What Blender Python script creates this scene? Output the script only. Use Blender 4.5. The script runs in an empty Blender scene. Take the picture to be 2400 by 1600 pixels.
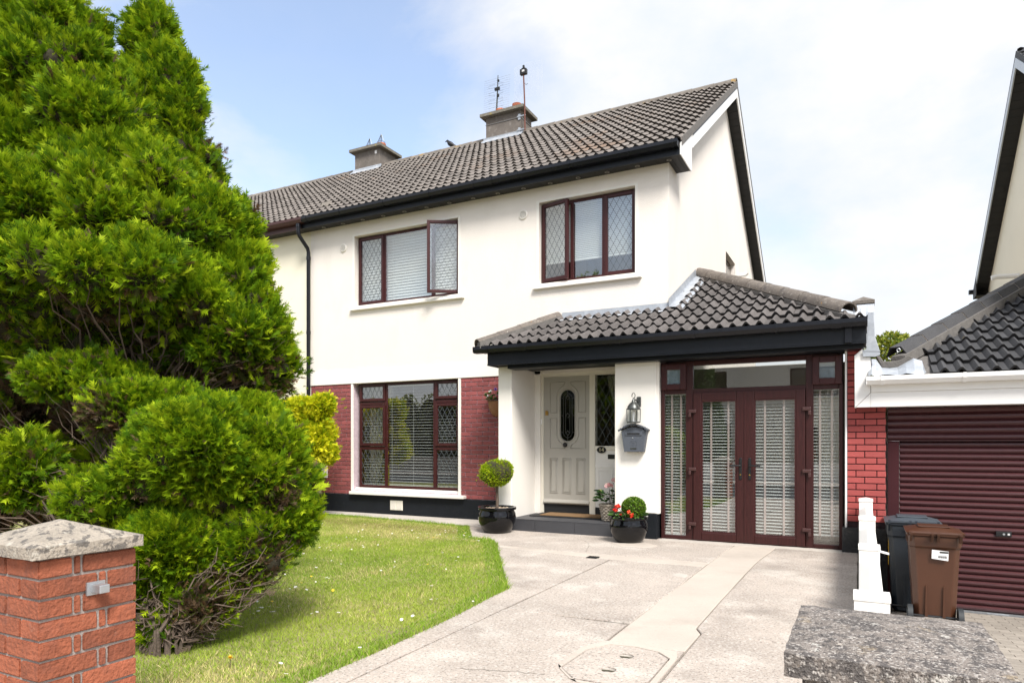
import bpy, bmesh, math, random
import numpy as np
from mathutils import Matrix, Vector
R = math.radians
random.seed(7)
rng = np.random.default_rng(11)
scene = bpy.context.scene
COL = scene.collection

# ------------------------------------------------------------------ camera
cam_data = bpy.data.cameras.new('camera')
cam_data.sensor_width = 36.0
cam_data.lens = 23.575
cam_data.shift_y = 0.0992
cam_data.clip_start = 0.05
cam_data.clip_end = 2000
cam = bpy.data.objects.new('camera', cam_data)
cam.location = (9.232, -9.535, 1.266)
cam.rotation_euler = (R(90), 0, R(27.389))
COL.objects.link(cam)
scene.camera = cam

# ------------------------------------------------------------------ sky and sun
SUN_DIR = Vector((0.62, -0.62, 1.05)).normalized()
SUN_EL = math.asin(SUN_DIR.z)
SUN_ROT = math.atan2(SUN_DIR.x, SUN_DIR.y)
world = bpy.data.worlds.new('World')
scene.world = world
world.use_nodes = True
wt = world.node_tree
wn, wl = wt.nodes, wt.links
for n in list(wn):
    wn.remove(n)
w_out = wn.new('ShaderNodeOutputWorld')
w_bg = wn.new('ShaderNodeBackground')
w_bg.inputs['Strength'].default_value = 0.10
sky = wn.new('ShaderNodeTexSky')
sky.sky_type = 'NISHITA'
sky.sun_disc = False
sky.sun_elevation = SUN_EL
sky.sun_rotation = SUN_ROT
sky.air_density = 1.0
sky.dust_density = 1.2
sky.ozone_density = 1.2
tc = wn.new('ShaderNodeTexCoord')
mp = wn.new('ShaderNodeMapping')
mp.inputs['Scale'].default_value = (1.0, 1.0, 1.7)
mp.inputs['Location'].default_value = (0.35, 1.20, 0.10)
nz = wn.new('ShaderNodeTexNoise')
nz.inputs['Scale'].default_value = 2.1
nz.inputs['Detail'].default_value = 9.0
nz.inputs['Roughness'].default_value = 0.55
nz.inputs['Distortion'].default_value = 0.25
# broad weather: the cloud bank thickens away from one clear quarter of the sky
dotn = wn.new('ShaderNodeVectorMath'); dotn.operation = 'DOT_PRODUCT'
dotn.inputs[1].default_value = Vector((-0.69, 0.50, 0.52)).normalized()
bias = wn.new('ShaderNodeMapRange')
bias.inputs['From Min'].default_value = 0.80
bias.inputs['From Max'].default_value = 0.985
bias.inputs['To Min'].default_value = 0.065
bias.inputs['To Max'].default_value = -0.13
addn = wn.new('ShaderNodeMath'); addn.operation = 'ADD'
ramp = wn.new('ShaderNodeValToRGB')
ramp.color_ramp.elements[0].position = 0.36
ramp.color_ramp.elements[0].color = (0.16, 0.16, 0.16, 1)
ramp.color_ramp.elements[1].position = 0.60
ramp.color_ramp.elements[1].color = (1, 1, 1, 1)
mixw = wn.new('ShaderNodeMix'); mixw.data_type = 'RGBA'
skyg = wn.new('ShaderNodeMix'); skyg.data_type = 'RGBA'; skyg.blend_type = 'MULTIPLY'
skyg.inputs[0].default_value = 1.0
skyg.inputs[7].default_value = (1.62, 1.50, 1.42, 1)

# cloud tone: thicker and thinner parts of the bank
cn = wn.new('ShaderNodeTexNoise'); cn.inputs['Scale'].default_value = 3.4; cn.inputs['Detail'].default_value = 7.0; cn.inputs['Roughness'].default_value = 0.6
cr = wn.new('ShaderNodeValToRGB')
cr.color_ramp.elements[0].position = 0.34; cr.color_ramp.elements[0].color = (3.8, 4.15, 4.6, 1)
cr.color_ramp.elements[1].position = 0.62; cr.color_ramp.elements[1].color = (4.8, 4.72, 4.65, 1)
wl.new(mp.outputs['Vector'], cn.inputs['Vector']); wl.new(cn.outputs['Fac'], cr.inputs['Fac']); wl.new(cr.outputs['Color'], mixw.inputs[7])
wl.new(tc.outputs['Generated'], mp.inputs['Vector'])
wl.new(mp.outputs['Vector'], nz.inputs['Vector'])
wl.new(tc.outputs['Generated'], dotn.inputs[0])
wl.new(dotn.outputs['Value'], bias.inputs['Value'])
wl.new(nz.outputs['Fac'], addn.inputs[0])
wl.new(bias.outputs['Result'], addn.inputs[1])
wl.new(addn.outputs[0], ramp.inputs['Fac'])
wl.new(sky.outputs['Color'], skyg.inputs[6])
wl.new(skyg.outputs[2], mixw.inputs[6])
wl.new(ramp.outputs['Color'], mixw.inputs[0])
wl.new(mixw.outputs[2], w_bg.inputs['Color'])
wl.new(w_bg.outputs['Background'], w_out.inputs['Surface'])

sun_data = bpy.data.lights.new('sun', 'SUN')
sun_data.energy = 2.6
sun_data.angle = R(20)
sun_data.color = (1.0, 0.965, 0.91)
sun = bpy.data.objects.new('sun', sun_data)
sun.rotation_euler = (-SUN_DIR).to_track_quat('-Z', 'Y').to_euler()
sun.location = (20, -20, 30)
COL.objects.link(sun)

scene.view_settings.view_transform = 'Standard'
scene.view_settings.look = 'None'
scene.view_settings.gamma = 1.0
scene.view_settings.use_curve_mapping = False
scene.view_settings.exposure = 1.15
scene.render.engine = 'CYCLES'
scene.cycles.max_bounces = 8
scene.cycles.transparent_max_bounces = 24
scene.cycles.caustics_reflective = False
scene.cycles.caustics_refractive = False
scene.cycles.sample_clamp_indirect = 6.0

# ------------------------------------------------------------------ materials
MATS = {}
def new_mat(name):
    m = bpy.data.materials.new(name); m.use_nodes = True
    nt = m.node_tree
    b = nt.nodes['Principled BSDF']
    MATS[name] = m
    return m, nt, b

def pm(name, col, rough=0.6, var=0.12, scale=6.0, bump=0.0, bscale=80.0, metallic=0.0,
       spots=None, rand=0.0, spec=0.5, coat=0.0, detail=6.0, stretch=(1, 1, 1), attr=None, trans=0.0):
    """procedural material: base colour with noise variation, optional blotches (spots), bump, per-object variation"""
    m, nt, b = new_mat(name)
    N, L = nt.nodes, nt.links
    geo = N.new('ShaderNodeNewGeometry')
    mapn = N.new('ShaderNodeMapping'); mapn.inputs['Scale'].default_value = stretch
    L.new(geo.outputs['Position'], mapn.inputs['Vector'])
    vec = mapn.outputs['Vector']
    b.inputs['Roughness'].default_value = rough
    b.inputs['Metallic'].default_value = metallic
    b.inputs['Specular IOR Level'].default_value = spec
    if coat:
        b.inputs['Coat Weight'].default_value = coat
        b.inputs['Coat Roughness'].default_value = 0.05
    if attr:
        at = N.new('ShaderNodeAttribute'); at.attribute_name = attr
        cur = at.outputs['Color']
    else:
        rgb = N.new('ShaderNodeRGB'); rgb.outputs[0].default_value = (*col, 1)
        cur = rgb.outputs[0]
    def mulv(cur, fac_out, lo, hi):
        mr = N.new('ShaderNodeMapRange')
        mr.inputs['From Min'].default_value = 0.25; mr.inputs['From Max'].default_value = 0.75
        mr.inputs['To Min'].default_value = lo; mr.inputs['To Max'].default_value = hi
        L.new(fac_out, mr.inputs['Value'])
        v = N.new('ShaderNodeVectorMath'); v.operation = 'SCALE'
        L.new(cur, v.inputs[0]); L.new(mr.outputs['Result'], v.inputs['Scale'])
        return v.outputs[0]
    if var:
        n1 = N.new('ShaderNodeTexNoise'); n1.inputs['Scale'].default_value = scale
        n1.inputs['Detail'].default_value = detail; n1.inputs['Roughness'].default_value = 0.65
        L.new(vec, n1.inputs['Vector'])
        cur = mulv(cur, n1.outputs['Fac'], 1 - var, 1 + var)
    if rand:
        oi = N.new('ShaderNodeObjectInfo')
        mr = N.new('ShaderNodeMapRange')
        mr.inputs['To Min'].default_value = 1 - rand; mr.inputs['To Max'].default_value = 1 + rand
        L.new(oi.outputs['Random'], mr.inputs['Value'])
        v = N.new('ShaderNodeVectorMath'); v.operation = 'SCALE'
        L.new(cur, v.inputs[0]); L.new(mr.outputs['Result'], v.inputs['Scale'])
        cur = v.outputs[0]
    for sp in (spots or []):
        # (colour, noise scale, threshold, softness, amount)
        sc, nsc, th, soft, amt = sp[:5]
        n2 = N.new('ShaderNodeTexNoise'); n2.inputs['Scale'].default_value = nsc
        n2.inputs['Detail'].default_value = 5; n2.inputs['Roughness'].default_value = 0.6
        off = N.new('ShaderNodeVectorMath'); off.operation = 'ADD'
        off.inputs[1].default_value = (nsc * 1.37 % 7, th * 31 % 5, nsc * .71 % 3)
        L.new(vec, off.inputs[0]); L.new(off.outputs[0], n2.inputs['Vector'])
        mr = N.new('ShaderNodeMapRange')
        mr.inputs['From Min'].default_value = th; mr.inputs['From Max'].default_value = th + soft
        mr.inputs['To Max'].default_value = amt
        L.new(n2.outputs['Fac'], mr.inputs['Value'])
        mx = N.new('ShaderNodeMix'); mx.data_type = 'RGBA'
        L.new(mr.outputs['Result'], mx.inputs[0]); L.new(cur, mx.inputs[6])
        mx.inputs[7].default_value = (*sc, 1)
        cur = mx.outputs[2]
    L.new(cur, b.inputs['Base Color'])
    if bump:
        n3 = N.new('ShaderNodeTexNoise'); n3.inputs['Scale'].default_value = bscale
        n3.inputs['Detail'].default_value = 4
        L.new(vec, n3.inputs['Vector'])
        bp = N.new('ShaderNodeBump'); bp.inputs['Strength'].default_value = min(1.0, bump)
        bp.inputs['Distance'].default_value = 0.01
        L.new(n3.outputs['Fac'], bp.inputs['Height']); L.new(bp.outputs['Normal'], b.inputs['Normal'])
    if trans:
        tr = N.new('ShaderNodeBsdfTranslucent'); L.new(cur, tr.inputs['Color'])
        ms = N.new('ShaderNodeMixShader'); ms.inputs[0].default_value = trans
        out = N['Material Output']
        L.new(b.outputs[0], ms.inputs[1]); L.new(tr.outputs[0], ms.inputs[2]); L.new(ms.outputs[0], out.inputs['Surface'])
    return m

def glass_mat(name, f0=0.08, tint=(0.97, 0.985, 0.98)):
    """clear pane: Schlick reflection over straight transmission, the same from both sides"""
    m, nt, b = new_mat(name)
    N, L = nt.nodes, nt.links
    N.remove(b)
    geo = N.new('ShaderNodeNewGeometry')
    dt = N.new('ShaderNodeVectorMath'); dt.operation = 'DOT_PRODUCT'
    L.new(geo.outputs['Normal'], dt.inputs[0]); L.new(geo.outputs['Incoming'], dt.inputs[1])
    ab = N.new('ShaderNodeMath'); ab.operation = 'ABSOLUTE'; L.new(dt.outputs['Value'], ab.inputs[0])
    om = N.new('ShaderNodeMath'); om.operation = 'SUBTRACT'; om.inputs[0].default_value = 1.0; L.new(ab.outputs[0], om.inputs[1])
    pw = N.new('ShaderNodeMath'); pw.operation = 'POWER'; pw.inputs[1].default_value = 5.0; L.new(om.outputs[0], pw.inputs[0])
    mr = N.new('ShaderNodeMapRange'); mr.inputs['To Min'].default_value = f0; mr.inputs['To Max'].default_value = 1.0
    L.new(pw.outputs[0], mr.inputs['Value'])
    tr = N.new('ShaderNodeBsdfTransparent'); tr.inputs['Color'].default_value = (*tint, 1)
    gl = N.new('ShaderNodeBsdfGlossy'); gl.inputs['Roughness'].default_value = 0.0
    ms = N.new('ShaderNodeMixShader')
    L.new(mr.outputs['Result'], ms.inputs[0]); L.new(tr.outputs[0], ms.inputs[1]); L.new(gl.outputs[0], ms.inputs[2])
    L.new(ms.outputs[0], N['Material Output'].inputs['Surface'])
    return m

pm('render_cream', (0.83, 0.772, 0.708), 0.88, 0.03, 1.3, 0.7, 110, spots=[((0.70, 0.65, 0.58), 1.6, 0.57, 0.2, 0.35), ((0.62, 0.57, 0.49), 24, 0.66, 0.08, 0.25)], stretch=(1.5, 1.5, 0.55))
pm('render_white', (0.84, 0.805, 0.745), 0.8, 0.02, 2.0, 0.12, 90)
pm('render_yellow', (0.83, 0.775, 0.63), 0.85, 0.03, 1.3, 0.3, 130)
pm('paint_white', (0.82, 0.80, 0.76), 0.5, 0.02, 3, 0.03, 60)
pm('paint_cream', (0.74, 0.70, 0.60), 0.5, 0.02, 3, 0.03, 60)
pm('pvc_white', (0.83, 0.82, 0.80), 0.3, 0.015, 3, spec=0.5)
pm('plinth_black', (0.007, 0.009, 0.012), 0.7, 0.25, 5, 0.4, 60, spec=0.25, spots=[((0.035, 0.035, 0.04), 14, 0.62, 0.15, 0.4)])
pm('plinth_rough', (0.020, 0.021, 0.022), 0.75, 0.3, 5, 1.0, 25, spots=[((0.06, 0.055, 0.05), 9, 0.58, 0.15, 0.5)])
pm('brick_paint', (0.262, 0.067, 0.067), 0.78, 0.18, 9, 0.8, 110, rand=0.2, spots=[((0.50, 0.38, 0.38), 55, 0.68, 0.05, 0.5), ((0.11, 0.035, 0.035), 7, 0.58, 0.15, 0.5)])
pm('brick_paint_bright', (0.36, 0.068, 0.062), 0.75, 0.10, 9, 0.5, 110, rand=0.12, spots=[((0.13, 0.04, 0.03), 3.2, 0.60, 0.15, 0.5)])  # brighter red of the separately painted end pier, with light put into it
pm('mortar_pale', (0.55, 0.44, 0.48), 0.9, 0.2, 12, 0.4, 90)
pm('mortar_dark', (0.035, 0.018, 0.022), 0.9, 0.2, 12, 0.4, 90)
pm('brick_orange', (0.275, 0.082, 0.040), 0.88, 0.30, 14, 0.9, 70, rand=0.26, spots=[((0.50, 0.34, 0.26), 120, 0.70, 0.05, 0.6), ((0.14, 0.055, 0.040), 7, 0.54, 0.2, 0.55), ((0.40, 0.30, 0.25), 11, 0.66, 0.1, 0.35)])
pm('mortar_grey', (0.31, 0.275, 0.25), 0.9, 0.2, 20, 0.5, 120)
pm('cap_stone', (0.34, 0.295, 0.24), 0.92, 0.25, 9, 0.8, 90, spots=[((0.20, 0.18, 0.16), 60, 0.52, 0.08, 0.6), ((0.085, 0.078, 0.072), 22, 0.545, 0.05, 0.8), ((0.58, 0.54, 0.46), 13, 0.6, 0.05, 0.5), ((0.05, 0.05, 0.05), 70, 0.66, 0.05, 0.6)])
pm('cap_stone_grey', (0.225, 0.195, 0.172), 0.92, 0.35, 16, 0.9, 160, spots=[((0.075, 0.068, 0.066), 26, 0.50, 0.05, 0.75), ((0.36, 0.28, 0.18), 12, 0.60, 0.08, 0.55), ((0.56, 0.53, 0.48), 17, 0.645, 0.02, 0.9), ((0.52, 0.48, 0.44), 130, 0.55, 0.05, 0.75), ((0.03, 0.026, 0.026), 145, 0.56, 0.05, 0.75)])
pm('concrete', (0.455, 0.392, 0.338), 0.93, 0.20, 1.1, 0.8, 120, spots=[((0.26, 0.222, 0.19), 1.5, 0.52, 0.20, 0.6), ((0.62, 0.565, 0.50), 2.3, 0.53, 0.12, 0.6), ((0.13, 0.115, 0.10), 60, 0.54, 0.07, 0.6), ((0.62, 0.58, 0.53), 48, 0.55, 0.06, 0.6), ((0.15, 0.125, 0.105), 0.9, 0.57, 0.14, 0.5)])
pm('concrete_smooth', (0.485, 0.425, 0.365), 0.9, 0.10, 1.5, 0.3, 120, spots=[((0.34, 0.29, 0.245), 2.0, 0.53, 0.2, 0.6), ((0.26, 0.22, 0.19), 60, 0.61, 0.06, 0.5), ((0.60, 0.545, 0.48), 50, 0.61, 0.06, 0.45)])
pm('concrete_path', (0.48, 0.435, 0.385), 0.9, 0.10, 2.5, 0.35, 150, spots=[((0.27, 0.24, 0.22), 2.1, 0.56, 0.15, 0.5), ((0.20, 0.18, 0.17), 90, 0.62, 0.06, 0.4)])
pm('joint_dark', (0.095, 0.088, 0.062), 0.95, 0.2, 20)
pm('soil', (0.10, 0.085, 0.045), 0.95, 0.3, 9, 0.5, 60)
pm('lawn_soil', (0.25, 0.235, 0.09), 0.95, 0.25, 3, 0.6, 60, spots=[((0.20, 0.16, 0.09), 1.1, 0.55, 0.15, 0.7)])
pm('paver', (0.30, 0.265, 0.225), 0.9, 0.14, 9, 0.4, 90, rand=0.14)
pm('paver_sand', (0.13, 0.11, 0.09), 0.95, 0.2, 30)
pm('asphalt', (0.055, 0.055, 0.057), 0.9, 0.2, 3, 0.5, 120)
pm('tile_main', (0.170, 0.149, 0.132), 0.9, 0.2, 5, 0.6, 70, rand=0.16, spots=[((0.06, 0.052, 0.046), 4.5, 0.56, 0.12, 0.6), ((0.27, 0.24, 0.215), 26, 0.57, 0.08, 0.45), ((0.21, 0.11, 0.05), 0.55, 0.58, 0.14, 0.55)])
pm('tile_edge', (0.040, 0.033, 0.028), 0.95, 0.3, 9, 0.5, 60)  # dark front lips: shade under each tile painted in, along with staining
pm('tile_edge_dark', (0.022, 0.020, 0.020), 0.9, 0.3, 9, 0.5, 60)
pm('tile_porch', (0.104, 0.093, 0.088), 0.85, 0.2, 6, 0.6, 70, rand=0.22, spots=[((0.26, 0.23, 0.21), 30, 0.60, 0.06, 0.5), ((0.05, 0.045, 0.045), 5, 0.58, 0.12, 0.5)])
pm('tile_garage', (0.044, 0.044, 0.047), 0.75, 0.2, 6, 0.5, 70, rand=0.2, spots=[((0.16, 0.15, 0.14), 30, 0.66, 0.05, 0.45), ((0.26, 0.20, 0.06), 11, 0.70, 0.04, 0.6)])
pm('hip_tile', (0.135, 0.115, 0.098), 0.9, 0.25, 9, 0.7, 60, rand=0.2, spots=[((0.07, 0.06, 0.06), 7, 0.56, 0.1, 0.6), ((0.42, 0.22, 0.05), 12, 0.67, 0.04, 0.7), ((0.42, 0.39, 0.35), 28, 0.60, 0.05, 0.5)])
pm('ridge_tile', (0.16, 0.14, 0.12), 0.9, 0.25, 9, 0.7, 60, rand=0.2, spots=[((0.36, 0.22, 0.05), 5, 0.60, 0.05, 0.7), ((0.30, 0.28, 0.25), 28, 0.60, 0.05, 0.5)])
pm('roof_deck', (0.035, 0.032, 0.03), 0.95, 0.1, 5)
pm('mortar_roof', (0.14, 0.13, 0.12), 0.95, 0.25, 15, 0.6, 60)
pm('lead', (0.42, 0.45, 0.49), 0.45, 0.16, 9, 0.15, 25, metallic=0.35, spots=[((0.62, 0.65, 0.69), 6, 0.50, 0.2, 0.7), ((0.24, 0.26, 0.30), 14, 0.60, 0.14, 0.5)])
pm('gutter_black', (0.008, 0.009, 0.013), 0.32, 0.15, 6, spec=0.35, spots=[((0.022, 0.022, 0.024), 9, 0.6, 0.2, 0.5)])
pm('fascia_black', (0.008, 0.010, 0.014), 0.40, 0.15, 6, 0.05, 6, spec=0.3)
pm('soffit_dark', (0.012, 0.011, 0.011), 0.6, 0.1, 6)
pm('soffit_vent', (0.30, 0.28, 0.25), 0.6, 0.1, 6)
pm('gutter_brown', (0.058, 0.022, 0.020), 0.45, 0.12, 6)
pm('mahogany', (0.038, 0.0090, 0.0085), 0.42, 0.45, 9, stretch=(14, 14, 0.7), spec=0.35)
pm('mahogany_dark', (0.046, 0.0105, 0.0105), 0.42, 0.2, 9, spec=0.35)
pm('garage_door', (0.066, 0.0195, 0.0215), 0.38, 0.22, 18, 0.08, 30, stretch=(0.7, 1, 6))
pm('blind_white', (0.78, 0.80, 0.78), 0.6, 0.02, 3)
pm('blind_tape', (0.58, 0.46, 0.43), 0.8, 0.05, 30)
pm('curtain', (0.66, 0.63, 0.54), 0.9, 0.05, 9, trans=0.3)
pm('curtain_sage', (0.50, 0.50, 0.40), 0.9, 0.1, 12, trans=0.3)
pm('came', (0.10, 0.115, 0.125), 0.5, 0.1, 30)
pm('door_sage', (0.415, 0.395, 0.350), 0.42, 0.02, 3)
pm('brass', (0.45, 0.27, 0.07), 0.35, 0.2, 30, metallic=0.9)
pm('iron_black', (0.008, 0.008, 0.009), 0.4, 0.1, 20)
pm('pewter', (0.10, 0.105, 0.10), 0.4, 0.25, 30, metallic=0.7)
pm('mailbox_grey', (0.075, 0.085, 0.105), 0.55, 0.06, 60, 0.35, 350)
pm('glaze_black', (0.004, 0.004, 0.005), 0.05, 0.05, 9, spec=0.4)
pm('tile_slate', (0.050, 0.051, 0.057), 0.55, 0.12, 6, 0.08, 40)
pm('grout', (0.33, 0.30, 0.28), 0.9, 0.1, 20)
pm('coir', (0.23, 0.135, 0.06), 1.0, 0.25, 200, 0.8, 300)
pm('rubber', (0.012, 0.012, 0.013), 0.7, 0.1, 20)
pm('wicker', (0.36, 0.31, 0.25), 0.8, 0.22, 60, 0.3, 120)
pm('terracotta', (0.50, 0.16, 0.085), 0.8, 0.15, 12, 0.2, 60)
pm('coco_liner', (0.30, 0.145, 0.075), 1.0, 0.3, 50, 0.8, 120)
pm('chimney_stone', (0.155, 0.135, 0.118), 0.95, 0.22, 8, 0.7, 60, spots=[((0.30, 0.28, 0.26), 9, 0.56, 0.12, 0.5), ((0.05, 0.045, 0.04), 20, 0.60, 0.08, 0.5)])
pm('chimney_cap', (0.17, 0.155, 0.125), 0.95, 0.25, 10, 0.7, 50, spots=[((0.34, 0.27, 0.08), 9, 0.62, 0.06, 0.6), ((0.36, 0.34, 0.30), 16, 0.6, 0.06, 0.5)])
pm('galv', (0.48, 0.50, 0.52), 0.42, 0.12, 30, metallic=0.75)
pm('galv_pale', (0.66, 0.66, 0.66), 0.5, 0.05, 30, metallic=0.2)
pm('rust', (0.14, 0.05, 0.035), 0.8, 0.3, 30)
pm('bin_brown', (0.068, 0.026, 0.013), 0.36, 0.08, 5, 0.05, 60)
pm('bin_grey', (0.014, 0.020, 0.028), 0.42, 0.08, 5, 0.05, 60)
pm('bin_lid_grey', (0.055, 0.068, 0.082), 0.5, 0.08, 5, 0.05, 60)
pm('tyre', (0.022, 0.026, 0.030), 0.6, 0.1, 20)
pm('label_white', (0.78, 0.78, 0.78), 0.5, 0.02, 20)
pm('label_black', (0.012, 0.012, 0.012), 0.5, 0.0)
pm('label_yellow', (0.62, 0.36, 0.01), 0.5, 0.05, 20)
pm('bird_black', (0.010, 0.010, 0.012), 0.45, 0.2, 40)
pm('bark', (0.105, 0.078, 0.060), 0.95, 0.3, 25, 0.6, 60)
pm('twig', (0.125, 0.090, 0.068), 0.95, 0.3, 30)
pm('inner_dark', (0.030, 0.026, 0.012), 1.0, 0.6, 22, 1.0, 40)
pm('foliage', (0.1, 0.2, 0.03), 0.55, 0.10, 3, attr='col', trans=0.40, spec=0.15)
pm('leaf', (0.05, 0.13, 0.03), 0.45, 0.10, 9, attr='col', trans=0.25, spec=0.4)
pm('grass', (0.1, 0.2, 0.03), 0.7, 0.10, 2, attr='col', trans=0.30, spec=0.2)
pm('petal', (0.8, 0.1, 0.1), 0.6, 0.08, 30, attr='col', trans=0.2)
pm('pebble', (0.42, 0.33, 0.24), 0.8, 0.3, 60)
pm('interior', (0.30, 0.27, 0.23), 0.9, 0.05, 3)
pm('carpet', (0.12, 0.09, 0.07), 0.95, 0.1, 9)
pm('sky_reflect_pale', (0.52, 0.62, 0.72), 0.7, 0.12, 14, trans=0.3)  # pale blue standing in for sky reflected in the small top lights
pm('jamb_maroon', (0.050, 0.014, 0.017), 0.7, 0.1, 6, spec=0.15)
pm('number_gold', (0.68, 0.60, 0.40), 0.4, 0.05, 9, metallic=0.5)
glass_mat('glass', 0.17)
glass_mat('glass_dark', 0.06, (0.45, 0.52, 0.48))
glass_mat('glass_lamp', 0.04)
M = MATS

# ------------------------------------------------------------------ mesh helpers
WORLD = {}
class MB:
    def __init__(s): s.v = []; s.f = []
    def add(s, vs, fs):
        o = len(s.v); s.v.extend([tuple(p) for p in vs]); s.f.extend([tuple(i + o for i in f) for f in fs]); return s
    def box(s, x0, x1, y0, y1, z0, z1):
        if x0 > x1: x0, x1 = x1, x0
        if y0 > y1: y0, y1 = y1, y0
        if z0 > z1: z0, z1 = z1, z0
        return s.add([(x0,y0,z0),(x1,y0,z0),(x1,y1,z0),(x0,y1,z0),(x0,y0,z1),(x1,y0,z1),(x1,y1,z1),(x0,y1,z1)],
                     [(0,3,2,1),(4,5,6,7),(0,1,5,4),(1,2,6,5),(2,3,7,6),(3,0,4,7)])
    def prism(s, poly, vec):
        """extrude a planar 3D polygon along vec"""
        n = len(poly); vec = Vector(vec)
        vs = [Vector(p) for p in poly]; vs2 = [p + vec for p in vs]
        nrm = Vector((0, 0, 0))
        for i in range(n):
            a, b = vs[i], vs[(i + 1) % n]
            nrm += a.cross(b)
        flip = nrm.dot(vec) > 0
        f0 = tuple(range(n)); f1 = tuple(range(n, 2 * n))
        fs = [f0[::-1] if flip else f0, f1 if flip else f1[::-1]]
        for i in range(n):
            j = (i + 1) % n
            q = (i, j, n + j, n + i)
            fs.append(q if flip else q[::-1])
        return s.add(vs + vs2, fs)
    def tube(s, pts, r, n=6, caps=True):
        pts = [Vector(p) for p in pts]; m = len(pts)
        rs = r if isinstance(r, (list, tuple)) else [r] * m
        o = len(s.v); prev = None
        for i, p in enumerate(pts):
            t = (pts[min(i + 1, m - 1)] - pts[max(i - 1, 0)]).normalized()
            if prev is None:
                a = t.cross(Vector((0, 0, 1)))
                if a.length < 1e-3: a = t.cross(Vector((1, 0, 0)))
            else:
                a = prev - t * prev.dot(t)
                if a.length < 1e-4: a = t.cross(Vector((1, 0, 0)))
            a.normalize(); b = t.cross(a); prev = a
            for k in range(n):
                th = 2 * math.pi * k / n
                s.v.append(tuple(p + (a * math.cos(th) + b * math.sin(th)) * rs[i]))
        for i in range(m - 1):
            for k in range(n):
                k2 = (k + 1) % n
                s.f.append((o + i*n + k, o + i*n + k2, o + (i+1)*n + k2, o + (i+1)*n + k))
        if caps:
            s.f.append(tuple(o + k for k in range(n))[::-1]); s.f.append(tuple(o + (m-1)*n + k for k in range(n)))
        return s
    def lathe(s, prof, c=(0, 0, 0), n=24, sx=1.0, sy=1.0, caps=True):
        o = len(s.v); m = len(prof)
        for r, z in prof:
            for k in range(n):
                th = 2 * math.pi * k / n
                s.v.append((c[0] + r*sx*math.cos(th), c[1] + r*sy*math.sin(th), c[2] + z))
        for i in range(m - 1):
            for k in range(n):
                k2 = (k + 1) % n
                s.f.append((o + i*n + k, o + i*n + k2, o + (i+1)*n + k2, o + (i+1)*n + k))
        if caps:
            s.f.append(tuple(o + k for k in range(n))[::-1]); s.f.append(tuple(o + (m-1)*n + k for k in range(n)))
        return s
    def ell(s, c, rx, ry, rz, nu=14, nv=9):
        prof = []
        o = len(s.v)
        for i in range(nv + 1):
            ph = -math.pi/2 + math.pi * i / nv
            for k in range(nu):
                th = 2*math.pi*k/nu
                s.v.append((c[0]+rx*math.cos(ph)*math.cos(th), c[1]+ry*math.cos(ph)*math.sin(th), c[2]+rz*math.sin(ph)))
        for i in range(nv):
            for k in range(nu):
                k2 = (k+1) % nu
                s.f.append((o+i*nu+k, o+i*nu+k2, o+(i+1)*nu+k2, o+(i+1)*nu+k))
        return s
    def data(s, name):
        me = bpy.data.meshes.new(name); me.from_pydata(s.v, [], s.f); me.update(); return me
    def build(s, name, mat, parent=None, smooth=False, bev=0.0, seg=2, ang=35, mw=None):
        me = s.data(name)
        return link(name, me, mat, parent, smooth, bev, seg, ang, mw)

def link(name, me, mat=None, parent=None, smooth=False, bev=0.0, seg=2, ang=35, mw=None):
    if mat is not None and not me.materials: me.materials.append(M[mat] if isinstance(mat, str) else mat)
    if smooth:
        me.polygons.foreach_set('use_smooth', [True] * len(me.polygons))
        me.set_sharp_from_angle(angle=R(ang))
    o = bpy.data.objects.new(name, me); COL.objects.link(o)
    mw = mw or Matrix.Identity(4)
    if parent is not None:
        o.parent = parent; o.matrix_parent_inverse = WORLD[parent.name].inverted()
    o.matrix_basis = mw
    WORLD[o.name] = mw
    if bev:
        md = o.modifiers.new('bevel', 'BEVEL'); md.width = bev; md.segments = seg; md.limit_method = 'ANGLE'; md.angle_limit = R(40)
    return o

def empty(name, loc=(0, 0, 0), parent=None):
    o = bpy.data.objects.new(name, None); COL.objects.link(o)
    o.empty_display_size = 0.2
    mw = Matrix.Translation(loc)
    if parent is not None:
        o.parent = parent; o.matrix_parent_inverse = WORLD[parent.name].inverted()
    o.matrix_basis = mw; WORLD[o.name] = mw
    return o

def tag(o, label=None, cat=None, group=None, kind=None):
    if label: o['label'] = label
    if cat: o['category'] = cat
    if group: o['group'] = group
    if kind: o['kind'] = kind
    return o

def copy_tree(o, dz, parent=None, label=None):
    """copy of a thing and its parts moved by the matrix dz"""
    c = o.copy(); COL.objects.link(c)
    mw = dz @ WORLD[o.name]
    c.parent = parent
    if parent is not None: c.matrix_parent_inverse = WORLD[parent.name].inverted()
    c.matrix_basis = mw; WORLD[c.name] = mw
    if label: c['label'] = label
    for ch in [x for x in o.children]: copy_tree(ch, dz, c)
    return c

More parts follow.
